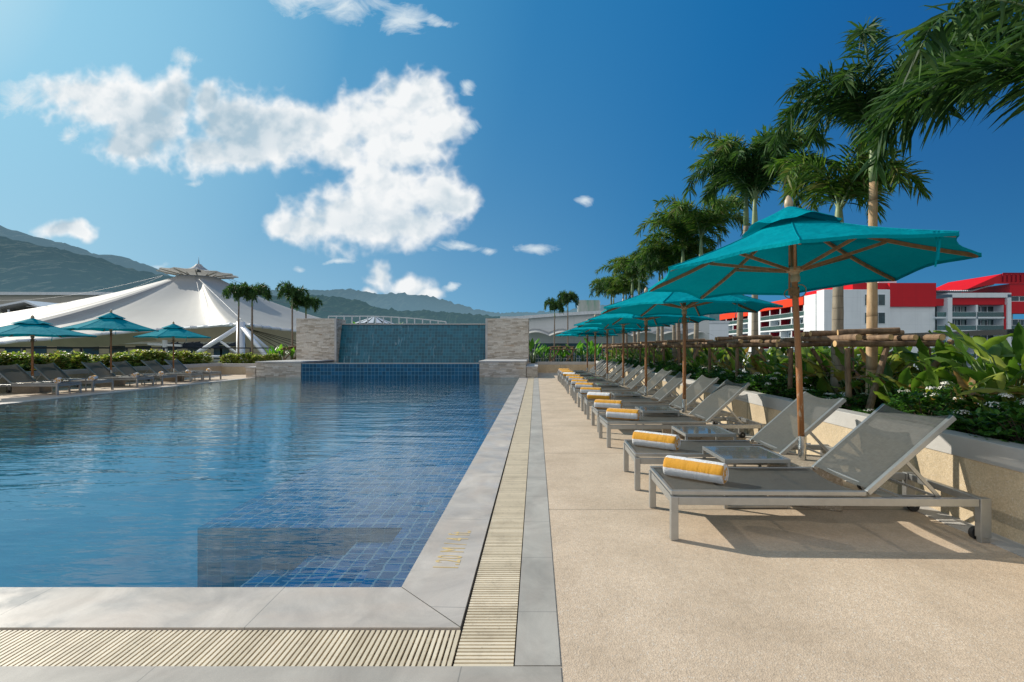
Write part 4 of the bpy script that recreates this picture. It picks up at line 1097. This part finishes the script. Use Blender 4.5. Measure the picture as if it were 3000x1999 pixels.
# ================================================================== OTHER BUILDINGS
def shell(name, label, cat, boxes, loc=(0,0,0)):
    t = thing(name, label, cat, loc)
    for nm, mt, bs in boxes:
        b = MB()
        for x in bs: b.box(*x)
        b.build(nm, mt, t)
    return t
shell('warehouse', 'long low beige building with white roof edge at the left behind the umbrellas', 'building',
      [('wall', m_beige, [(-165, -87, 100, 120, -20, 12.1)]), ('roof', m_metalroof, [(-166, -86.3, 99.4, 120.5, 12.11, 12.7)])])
t = thing('gabled_canopy', 'white steel gabled canopy at the left edge in front of the beige building', 'canopy', (0, 0, 0))
b = MB(); A_ = at(-60, 712, 62); B_ = at(55, 690, 62); C_ = at(110, 712, 62)
for p, q in ((A_, B_), (B_, C_)): b.add([p, q, q+Vector((0,9,0)), p+Vector((0,9,0)), p-Vector((0,0,.25)), q-Vector((0,0,.25)), q+Vector((0,9,-.25)), p+Vector((0,9,-.25))], [(0,1,2,3), (4,7,6,5), (0,4,5,1), (3,2,6,7)])
b.build('roof', m_metalroof, t); b = MB()
for px_ in (20, 55, 85): b.beam(at(px_, 712, 62), at(px_, 742, 62), .15, .15)
b.beam(at(-60, 722, 62), at(100, 722, 62), .15, .15); b.beam(at(-10, 722, 62), at(20, 740, 62), .12, .12); b.beam(at(55, 722, 62), at(20, 740, 62), .12, .12)
b.build('truss', m_white, t); b = MB(); b.box(at(-60, 0, 64).x, at(70, 0, 64).x, 64, 66, -5, at(0, 735, 64).z); b.build('wall', m_beige, t)

# white curved building right of the cascade
t = thing('curved_building', 'large white curved-roof building behind the far planter', 'building', (0, 0, 0))
def topz(px_): return CH + (VY-(731-13*max(0, min(1, (px_-1190)/180))**.8))/FOC*48
b = MB(); b.grid(lambda u, v: Vector((at(1150+u*480, 0, 48).x, 48+4*(2*u-1)**2*0, -20+(topz(1150+u*480)+20)*v)), 30, 1)
pr = at(1630, 0, 48).x; b.add([(pr, 48, -20), (pr, 75, -20), (pr, 75, topz(1600)), (pr, 48, topz(1600))], [(0,1,2,3)])
b.build('wall', m_mall, t)
b = MB(); b.grid(lambda u, v: Vector((at(1150+u*480, 0, 48).x, 47.6+v*30, topz(1150+u*480)+.12)), 30, 1); b.grid(lambda u, v: Vector((at(1150+u*480, 0, 48).x, 47.6, topz(1150+u*480)+.12-.3*v)), 30, 1); b.build('roof', m_metalroof, t)
b = MB()
for k in range(7):
    xa = at(1200+k*62, 0, 46).x; xb = at(1262+k*62, 0, 46).x
    b.grid(lambda u, v: Vector((xa+(xb-xa)*u, 45+v*3, 2.35+.35*math.sin(PI*u)+.45*v)), 8, 2)
b.build('awning', m_tent, t, smooth=True)
b = MB(); b.box(at(1190,0,47.5).x, at(1640,0,47.5).x, 47.5, 47.9, -3, 1.7); b.build('shopfront', m_window, t)
shell('white_annex', 'plain white block right of the curved building, seen under the umbrellas', 'building', [('wall', m_hwhite, [(16.3, 24.5, 62, 80, -20, 4.4)]), ('parapet', m_metalroof, [(16.2, 24.6, 61.9, 80.1, 4.41, 4.7)])])
def m_bill():
    m = M('stained_board'); p = m.co('Pos'); n = m.noise(m.map(p, (1.2, 1, .25)), 1, 5, .7)
    return m.done(m.pri(m.ramp(n, [(.3, (.10, .26, .18)), (.5, (.30, .34, .30)), (.7, (.42, .42, .40))]), .8))
m_billm = m_bill()
shell('billboard', 'weathered grey-green sheet board above the curved building', 'board', [('panel', m_billm, [(at(1329,0,60).x, at(1378,0,60).x, 60, 60.3, 3, 7.15)]), ('frame', m_metalroof, [(at(1327,0,60).x, at(1380,0,60).x, 60.31, 60.5, 2, 7.0)])])
# low roofs and round skylight seen over the cascade
t = thing('roof_railing', 'pale arched rooftop railing seen over the cascade', 'railing', (0, 0, 0)); b = MB(); pv = None
for k in range(31):
    px_ = 755+k*9; py_ = 727 + 13*((k-8)/22)**2 if k > 8 else 727; p = at(px_, py_, 46)
    if pv is not None: b.beam(pv, p, .12, .10)
    if k % 2 == 0: b.beam(p, p-Vector((0,0,1.2)), .10, .10)
    pv = p
b.build('bars', m_metalroof, t)
t = thing('skylight', 'low fan-shaped white skylight roof seen over the cascade', 'roof', (0, 0, 0)); c = at(861, 727, 60); b = MB()
for k in range(16):
    a = 2*PI*k/16; a2 = a+2*PI/24; b.add([c, c+Vector((2.6*math.cos(a), 2.6*math.sin(a), -.95)), c+Vector((2.6*math.cos(a2), 2.6*math.sin(a2), -.95))], [(0,1,2)])
b.build('panels', m_metalroof, t); b = MB(); b.lathe([(2.7, -3), (2.7, -1.0), (2.5, -.98)], 20, c); b.build('drum', m_window, t)
shell('low_building', 'low pale flat-roofed building behind the cascade', 'building', [('wall', m_beige, [(-34, -1, 66, 90, -20, 4.05)]), ('roof', m_metalroof, [(-34.3, -.7, 65.6, 90, 4.06, 4.45)])])

# hotel
def hotel():
    HD = 110.0; S = FOC/HD
    X = lambda cx, d=HD: (1756.9+.25333*cx - VX)/FOC*d
    Z = lambda cy, d=HD: CH + (VY-(611.8+.25333*cy))/FOC*d
    t = thing('hotel_building', 'white hotel with red upper blocks and rows of balconies at the right', 'hotel', (X(540), HD, -20))
    O = Vector((X(540), HD, -20))
    def part(nm, mt, bs, par=t):
        b = MB()
        for x0, x1, y0, y1, z0, z1 in bs: b.box(x0-O.x, x1-O.x, y0-O.y, y1-O.y, z0-O.z, z1-O.z)
        return b.build(nm, mt, par)
    # central block
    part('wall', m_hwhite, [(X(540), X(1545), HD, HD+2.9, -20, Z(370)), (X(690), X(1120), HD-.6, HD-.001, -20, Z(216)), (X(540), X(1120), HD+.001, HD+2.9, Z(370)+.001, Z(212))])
    part('red_block', m_hred, [(X(810), X(1195), HD+.4, HD+20, Z(212)+.01, Z(150)), (X(1120), X(1540), HD-.5, HD+20, Z(369), Z(156))])
    part('stair_tower', m_hwhite, [(X(1200), X(1375), HD+6, HD+16, Z(156), Z(84, HD+6))])
    part('roof_tank', m_metalroof, [(X(1550), X(1580), HD+8, HD+10, Z(250), Z(150))])
    for cy0, cy1 in ((262, 357), (425, 521), (585, 680), (745, 840)):
        f = part('window', m_white, [(X(886), X(1076), HD-.72, HD-.601, Z(cy1)-.1, Z(cy0)+.1)])
        part('pane', m_window, [(X(892), X(915), HD-.76, HD-.721, Z(cy1), Z(cy0)), (X(920), X(1008), HD-.76, HD-.721, Z(cy1), Z(cy0)), (X(1013), X(1070), HD-.76, HD-.721, Z(cy1), Z(cy0))], f)
    # right wing with glazed balconies
    zs = [Z(463), Z(583), Z(714), Z(835), Z(956), Z(1077)]
    part('wall', m_hwhite, [(X(1541), X(2340), HD+2.2, HD+30, -20, Z(350)), (X(1620), X(1662), HD-1.2, HD+2.2, -20, Z(262)), (X(2157), X(2192), HD-1.2, HD+2.2, -20, Z(262)), (X(1620), X(2192), HD-1.2, HD+2.2, Z(290), Z(256)+.2)])
    part('red_band', m_hred, [(X(1541), X(1619), HD-.2, HD+2.1, Z(360), Z(297)), (X(1663), X(2156), HD-.6, HD+2.1, Z(352), Z(291)), (X(2193), X(2700), HD-.9, HD+2.1, Z(430), Z(325)), (X(2141), X(2156), HD-.9, HD+2.1, -20, Z(353))])
    part('red_block', m_hred, [(X(2193), X(2700), HD-.8, HD+25, Z(275), Z(165))])
    f = part('window', m_white, [(X(2193), X(2700), HD-.6, HD+2.1, Z(324), Z(276))]); part('pane', m_window, [(X(2198), X(2280), HD-.66, HD-.61, Z(318), Z(280)), (X(2290), X(2700), HD-.66, HD-.61, Z(318), Z(280))], f)
    b = MB(); y0 = HD-1-O.y
    b.add([(X(1800)-O.x, y0, Z(215)-O.z), (X(2110)-O.x, y0, Z(77)-O.z), (X(2700)-O.x, y0, Z(60)-O.z), (X(2700)-O.x, y0, Z(166)-O.z), (X(2060)-O.x, y0, Z(166)-O.z),
           (X(1800)-O.x, y0+14, Z(215)-O.z), (X(2110)-O.x, y0+14, Z(77)-O.z), (X(2700)-O.x, y0+14, Z(60)-O.z)], [(0,4,3,2,1), (0,1,6,5), (1,2,7,6)])
    b.build('red_gable', m_hred, t)
    b = MB()
    for k in range(26): xx = X(2112)+k*1.0-O.x; b.box(xx, xx+.18, y0-.3, y0-.1, Z(150)-O.z, Z(72)-O.z)
    b.box(X(2112)-O.x, X(2700)-O.x, y0-.35, y0-.31, Z(80)-O.z, Z(68)-O.z); b.build('pergola', m_maroon, t)
    b = MB()
    for k in range(14): xx = X(2150)+k*1.4-O.x; b.tube([(xx, y0+2, Z(150)-O.z), (xx, y0+2, Z(95)-O.z)], .4, 8)
    b.build('vent_pipe', m_metalroof, t)
    b = MB(); n = 60
    b.grid(lambda u, v: Vector((X(1545+u*500)-O.x, HD+v*6-O.y-1, Z(228-55*max(0, u-.62)/.38)-O.z+.12*math.cos(u*n*PI))), n*2, 1); b.build('corrugated_roof', m_metalroof, t)
    part('roof_room', m_hwhite, [(X(1560), X(2190), HD+3, HD+12, Z(300), Z(232))])
    bays = [(1541, 1618), (1664, 1890), (1902, 2138), (2196, 2420)]
    for fl in range(5):
        z0 = zs[fl]; zt = (zs[fl-1]-.35 if fl else Z(353)-.05)
        for bi, (a, c) in enumerate(bays):
            zt2 = zt if (fl or bi != 3) else Z(433)
            if bi == 3 and fl == 0: continue
            w = part('window', m_white, [(X(a), X(c), HD+1.6, HD+2.15, z0+.02, zt2)])
            k = 2 if bi == 0 else 4; ps = []
            for j in range(k):
                xa = X(a)+(X(c)-X(a))*j/k; xb = X(a)+(X(c)-X(a))*(j+1)/k; ps.append((xa+.12, xb-.12, HD+1.55, HD+1.599, z0+.15, zt2-.18))
            part('pane', m_window, ps, w)
            cu = [(q[0]+.1, q[0]+.1+(q[1]-q[0])*rnd(.2, .6), HD+1.50, HD+1.54, z0+.15, zt2-.2) for q in ps if rnd(0, 1) < .7]
            if cu: part('curtain', m_curt, cu, w)
            s = part('balcony', m_hwhite, [(X(a)-.3, X(c)+.3, HD-.9, HD+1.55, z0-.35, z0)])
            part('balustrade', m_balglass, [(X(a), X(c), HD-.8, HD-.75, z0+.05, z0+1.05)], s)
            part('handrail', m_metalroof, [(X(a), X(c), HD-.82, HD-.72, z0+1.06, z0+1.13)], s)
            if bi in (1, 2):
                part('side_wall', m_hwhite, [(X(c)+.02, X(c)+.5, HD-.7, HD+1.6, z0+.01, zt)], s)
    for i, (bx, fl) in enumerate([(1700, 1), (1820, 1), (2070, 1), (1690, 2), (1790, 2), (1850, 2), (2010, 2), (2090, 2), (2240, 1), (2250, 2), (1800, 0), (1950, 0), (1960, 1)]):
        b = MB(); b.box(-.5, .5, -.4, .4, .25, .5); b.box(-.5, .5, .3, .45, .45, .95); b.box(-.6, -.45, -.4, .4, .2, .7); b.box(.45, .6, -.4, .4, .2, .7); b.box(-.45, -.35, -.35, -.25, 0, .25); b.box(.35, .45, -.35, -.25, 0, .25)
        o = b.build('armchair', m_maroon); o.location = (X(bx), HD+.6, zs[fl]+.02)
        tag(o, 'dark red armchair on a hotel balcony, %s' % ['second row left', 'second row below the first column gap', 'second row right bay', 'third row far left', 'third row left middle', 'third row centre', 'third row right of centre', 'third row right', 'second row far right edge', 'third row far right edge', 'top row left bay', 'top row right bay', 'second row middle'][i], 'armchair', 'red armchairs on the hotel balconies')
    # left wing, face turned to the pool
    XL = X(540)
    part('wall', m_hwhite, [(XL+.01, X(810)-.1, HD+2.91, HD+3, -20, Z(238)), (XL+1.8, XL+22, HD+3.001, HD+62, -20, Z(330)), (XL-.15, XL+2, HD+3.1, HD+8, -20, Z(238)), (XL-.15, XL+2, HD+31, HD+39, -20, Z(262))])
    part('red_band', m_hred_o, [(XL-.4, XL+22, HD+8, HD+30.9, Z(320), Z(235)), (XL-.2, XL+22, HD+39.1, HD+62, Z(345), Z(268))])
    for fl, z0 in enumerate([zs[0]+.0+.9, zs[1]+.9, zs[2]+.9, zs[3]+.9]):
        for (ya, yb, nb) in ((8, 30.9, 4), (39, 62, 4)):
            s = part('balcony', m_hwhite, [(XL-.2, XL+1.7, HD+ya, HD+yb, z0-.35, z0)])
            part('balustrade', m_balglass, [(XL-.1, XL-.05, HD+ya, HD+yb, z0+.05, z0+1.05)], s)
            part('handrail', m_metalroof, [(XL-.13, XL-.02, HD+ya, HD+yb, z0+1.06, z0+1.14)], s)
            for j in range(nb):
                y0_ = HD+ya+(yb-ya)*j/nb; y1_ = HD+ya+(yb-ya)*(j+1)/nb
                part('side_wall', m_hwhite, [(XL-.1, XL+1.7, y0_, y0_+.35, z0+.01, z0+2.7)], s)
                if (fl+j) % 2 == 0 or fl == 0: part('red_panel', m_maroon, [(XL+1.70, XL+1.79, y0_+.4, y1_-.13, z0+.02, z0+2.7), (XL+.05, XL+1.69, y1_-.12, y1_-.02, z0+.02, z0+2.7)], s)
                w = part('window', m_window, [(XL+1.60, XL+1.69, y0_+(y1_-y0_)*.55, y0_+(y1_-y0_)*.8, z0+.05, z0+2.2)])
                part('frame', m_white, [(XL+1.56, XL+1.595, y0_+(y1_-y0_)*.66, y0_+(y1_-y0_)*.69, z0+.05, z0+2.2)], w)
m_curt = plain('pale_curtain', (.30, .38, .38), .9)
m_hred_o = wallmat('orange_red_render', (.85, .06, .02))
hotel()

# ================================================================== HILLS
def hill(name, sil, d, depth, zb, mat, step=3.0, amp=4.0, fq=.06, seed=0):
    """sil: silhouette (px,py) list; the slope falls toward the camera over `depth` metres"""
    pts = [at(px_, py_, d) for px_, py_ in sil]; x0, x1 = pts[0].x, pts[-1].x; nx = int((x1-x0)/step); ny = 42
    def ridge(x):
        for a, c in zip(pts, pts[1:]):
            if a.x <= x <= c.x: f = (x-a.x)/(c.x-a.x+1e-9); f = f*f*(3-2*f)*.35+f*.65; return a.z+(c.z-a.z)*f
        return pts[-1].z
    b = MB()
    def P(u, v):
        x = x0+(x1-x0)*u; zr = ridge(x); s = v/.8 if v <= .8 else 1
        y = d-depth*(1-s) if v <= .8 else d+depth*.35*(v-.8)/.2
        h = math.sin(min(1, s)*PI/2)**.9; h *= (1 if v <= .8 else 1-.25*(v-.8)/.2)
        z = zb+(zr-zb)*h
        gul = noise.noise(Vector((x*.007+seed, y*.004, seed)))*.22*(zr-zb)*(1-s)*s*3
        q = Vector((x*fq, y*fq, seed)); tr = abs(noise.noise(q))*1.3 + abs(noise.noise(q*2.3))*.9+noise.noise(q*5)*.35
        xx = x + noise.noise(Vector((x*.02, y*.02, 5)))*4
        return Vector((xx, y, z+gul+tr*amp - amp*.6 + noise.noise(Vector((x*.012, 3.1, seed)))*amp))
    b.grid(P, nx, ny); return tag(b.build(name, mat, smooth=False), kind='structure')
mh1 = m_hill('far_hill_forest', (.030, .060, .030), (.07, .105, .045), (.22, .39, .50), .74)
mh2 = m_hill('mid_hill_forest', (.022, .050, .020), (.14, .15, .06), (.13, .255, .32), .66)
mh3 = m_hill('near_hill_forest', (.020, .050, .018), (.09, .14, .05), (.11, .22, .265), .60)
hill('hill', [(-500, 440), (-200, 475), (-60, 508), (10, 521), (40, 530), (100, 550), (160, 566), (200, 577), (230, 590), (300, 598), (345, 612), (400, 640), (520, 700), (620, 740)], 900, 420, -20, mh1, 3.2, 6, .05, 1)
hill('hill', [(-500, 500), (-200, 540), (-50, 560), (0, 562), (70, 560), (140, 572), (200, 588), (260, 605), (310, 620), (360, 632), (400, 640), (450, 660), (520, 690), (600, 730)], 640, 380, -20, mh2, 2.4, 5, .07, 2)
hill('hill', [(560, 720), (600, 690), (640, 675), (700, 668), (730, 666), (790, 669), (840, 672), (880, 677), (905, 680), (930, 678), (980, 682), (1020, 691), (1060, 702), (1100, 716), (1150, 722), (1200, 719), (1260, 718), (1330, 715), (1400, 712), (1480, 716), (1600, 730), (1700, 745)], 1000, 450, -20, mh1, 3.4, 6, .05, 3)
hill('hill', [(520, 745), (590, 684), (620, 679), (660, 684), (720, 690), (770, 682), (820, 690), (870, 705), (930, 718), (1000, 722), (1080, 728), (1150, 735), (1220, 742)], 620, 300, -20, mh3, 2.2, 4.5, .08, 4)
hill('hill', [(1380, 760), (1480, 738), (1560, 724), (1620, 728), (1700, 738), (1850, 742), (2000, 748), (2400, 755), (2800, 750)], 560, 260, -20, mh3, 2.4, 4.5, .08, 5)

# ================================================================== WORLD
w = bpy.data.worlds.new('World'); sc.world = w; w.use_nodes = True; nt = w.node_tree; nt.nodes.clear()
m = M.__new__(M); m.m = w; m.nt = nt; m.out = m.n('ShaderNodeOutputWorld')
EL = R(30); SUND = Vector((-.88*math.cos(EL), .475*math.cos(EL), math.sin(EL))).normalized()
sky = m.n('ShaderNodeTexSky'); sky.sky_type = 'NISHITA'; sky.sun_disc = False; sky.sun_elevation = EL; sky.sun_rotation = math.atan2(SUND.x, SUND.y)
sky.air_density = 1.0; sky.dust_density = .6; sky.ozone_density = 2.5
D = m.co('Generated'); dn = m.vmath('NORMALIZE', D).outputs[0]; s = m.sep(dn)
dt = m.n('ShaderNodeVectorMath', operation='DOT_PRODUCT'); m.l(dn, dt.inputs[0]); dt.inputs[1].default_value = SUND; dot = dt.outputs['Value']
base = m.ramp(m.math('MULTIPLY_ADD', dot, .5, .5), [(.42, (.0, .055, .24)), (.57, (.0, .092, .325)), (.68, (.0, .132, .385)), (.81, (.012, .185, .45)), (.91, (.055, .30, .57)), (.98, (.25, .58, .80)), (1.0, (.62, .84, .92))])
up = m.math('MAXIMUM', s[2], 0); hz = m.math('POWER', 2.718, m.math('MULTIPLY', up, -4.6))
hcol = m.ramp(m.math('MULTIPLY_ADD', dot, .5, .5), [(.4, (.05, .30, .55)), (.65, (.10, .37, .62)), (.8, (.26, .53, .72)), (.95, (.50, .75, .85))])
skyc = m.mix(m.math('MULTIPLY', hz, .92), base, hcol)
nish = m.mix(1, sky.outputs[0], (.085, .085, .085), 'MULTIPLY')
skyc = m.mix(.04, skyc, nish)
skyc = m.mix(m.mr(s[2], -.02, -.3), skyc, (.10, .14, .14))
# clouds, placed by direction
yc = m.math('MAXIMUM', s[1], .05); uv = m.comb(m.math('DIVIDE', s[0], yc), m.math('DIVIDE', s[2], yc))
wn = m.noise(uv, 7, 3, .5, out=1); uvw = m.vmath('MULTIPLY_ADD', m.vmath('SUBTRACT', wn, (.5,.5,.5)).outputs[0], (.085, .07, 0), uv).outputs[0]
CL = [(230,235,120,62),(330,285,100,80),(190,215,80,45),(400,215,50,55),(300,330,75,40),(540,275,95,75),(480,345,75,45),(480,215,35,40),(640,300,115,70),(560,340,90,45),(760,300,130,70),(870,285,130,85),
      (930,230,75,65),(985,210,60,55),(1010,280,60,50),(920,345,100,50),(780,350,75,35),(850,400,60,48),(900,440,115,75),(800,490,125,70),(700,520,85,34),(865,530,100,36),(1000,450,70,60),(1050,460,45,32),(960,510,70,50),
      (640,520,35,22),(868,645,36,26),(935,662,58,26),(990,672,34,12),(840,672,24,12),(155,540,52,24),(190,552,28,16)]
dmin = None
def blobs(lst, vec):
    dm = None
    for px_, py_, rx, ry in lst:
        cx, cy = (px_-VX)/FOC, (VY-py_)/FOC; ax, ay = FOC/rx, FOC/ry
        v = m.vmath('MULTIPLY_ADD', vec, (ax, ay, 0), (-cx*ax, -cy*ay, 0)).outputs[0]
        ln = m.vmath('LENGTH', v).outputs['Value']
        if dm is None: dm = ln
        else:
            x = m.n('ShaderNodeMath', operation='SMOOTH_MIN'); m.l(dm, x.inputs[0]); m.l(ln, x.inputs[1]); x.inputs[2].default_value = .25; dm = x.outputs[0]
    return dm
fld = m.math('SUBTRACT', 1.28, blobs(CL, uvw))

def bill(v):
    a = m.noise(v, 8, 7, .54); b_ = m.noise(v, 15, 3, .5)
    return m.math('MULTIPLY_ADD', m.math('SUBTRACT', .11, m.math('ABSOLUTE', m.math('SUBTRACT', b_, .5))), .9, m.math('SUBTRACT', a, .5))
n1 = bill(uv); n2 = bill(m.vmath('ADD', uv, (-.022, .020, 0)).outputs[0])
den = m.math('ADD', fld, m.math('MULTIPLY', n1, 2.3))
al = m.mr(den, -.02, .85, 0, 1, 'SMOOTHSTEP')
n3 = m.noise(uv, 3.6, 3, .5)
core = m.math('MULTIPLY', m.mr(fld, .25, .8, 0, 1, 'SMOOTHSTEP'), m.mr(n3, .42, .66, 0, 1, 'SMOOTHSTEP'))
shade = m.math('ADD', m.mr(m.math('SUBTRACT', n2, n1), -.10, .14, -.10, .34), m.math('MULTIPLY', m.math('MULTIPLY', core, m.mr(m.sep(uv)[1], .21, .27)), .82), clamp=True)
ccol = m.mix(shade, (.95, .96, .96), (.42, .56, .66))
ccol = m.mix(m.mr(dot, .85, .5, 0, .22), ccol, m.mix(1, ccol, (.80, .86, .90), 'MULTIPLY'))
# thin streaky wisps
WL = [(700,15,110,38),(800,20,110,40),(925,45,60,45),(985,40,45,14),(1050,575,65,16),(1118,580,28,13),(1235,566,50,16),(780,604,40,8),(430,130,50,22),(40,225,70,50),(1000,45,50,14),(1075,190,30,20),(1080,285,20,20),(1342,459,24,17),(440,406,28,14),(160,312,26,26),(690,612,20,14),(1046,661,26,11),(350,606,30,12)]
wf = m.math('SUBTRACT', 1.05, blobs(WL, uvw)); n4 = m.noise(m.map(uv, (1, 1.5, 1), rot=(0, 0, -.5)), 12, 9, .68, dist=.9)
wa = m.math('MULTIPLY', m.mr(m.math('ADD', wf, m.math('MULTIPLY', m.math('SUBTRACT', n4, .5), 2.6)), .15, 1.1, 0, 1), .85)
skyc = m.mix(wa, skyc, (.74, .83, .88))
front = m.mr(s[1], .05, .15)
skyc2 = m.mix(m.math('MULTIPLY', m.math('MULTIPLY', al, .97), front), skyc, ccol)
# unseen bright clouds added overhead and behind the camera for fill and reflections
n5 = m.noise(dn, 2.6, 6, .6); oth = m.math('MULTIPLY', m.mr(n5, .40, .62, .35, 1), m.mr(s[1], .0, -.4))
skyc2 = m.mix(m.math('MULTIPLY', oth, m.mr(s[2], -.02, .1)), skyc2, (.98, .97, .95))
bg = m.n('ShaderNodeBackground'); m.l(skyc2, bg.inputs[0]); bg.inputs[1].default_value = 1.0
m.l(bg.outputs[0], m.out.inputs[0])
try: w.cycles.sampling_method = 'MANUAL'; w.cycles.sample_map_resolution = 512
except Exception: pass

L = bpy.data.lights.new('sun', 'SUN'); L.energy = 4.8; L.angle = R(.5); L.color = (1, .925, .80)
so = bpy.data.objects.new('sun', L); COL.objects.link(so); so.rotation_euler = SUND.to_track_quat('Z', 'Y').to_euler()

cam = bpy.data.cameras.new('camera'); co_ = bpy.data.objects.new('camera', cam); COL.objects.link(co_); sc.camera = co_
co_.location = (0, 0, CH); co_.rotation_euler = (PI/2, 0, 0); cam.sensor_width = 36; cam.sensor_fit = 'HORIZONTAL'
cam.lens = FOC/2353*36; cam.shift_x = (1176.5-VX)/2353; cam.shift_y = (VY-784)/2353; cam.clip_start = .05; cam.clip_end = 9000
sc.view_settings.view_transform = 'Standard'; sc.view_settings.look = 'None'; sc.view_settings.exposure = 0; sc.view_settings.gamma = 1
sc.cycles.max_bounces = 10; sc.cycles.transparent_max_bounces = 12; sc.cycles.sample_clamp_indirect = 6; sc.cycles.caustics_reflective = False
for k_, v_ in (('diffuse_bounces', 3), ('glossy_bounces', 4)): setattr(sc.cycles, k_, v_)
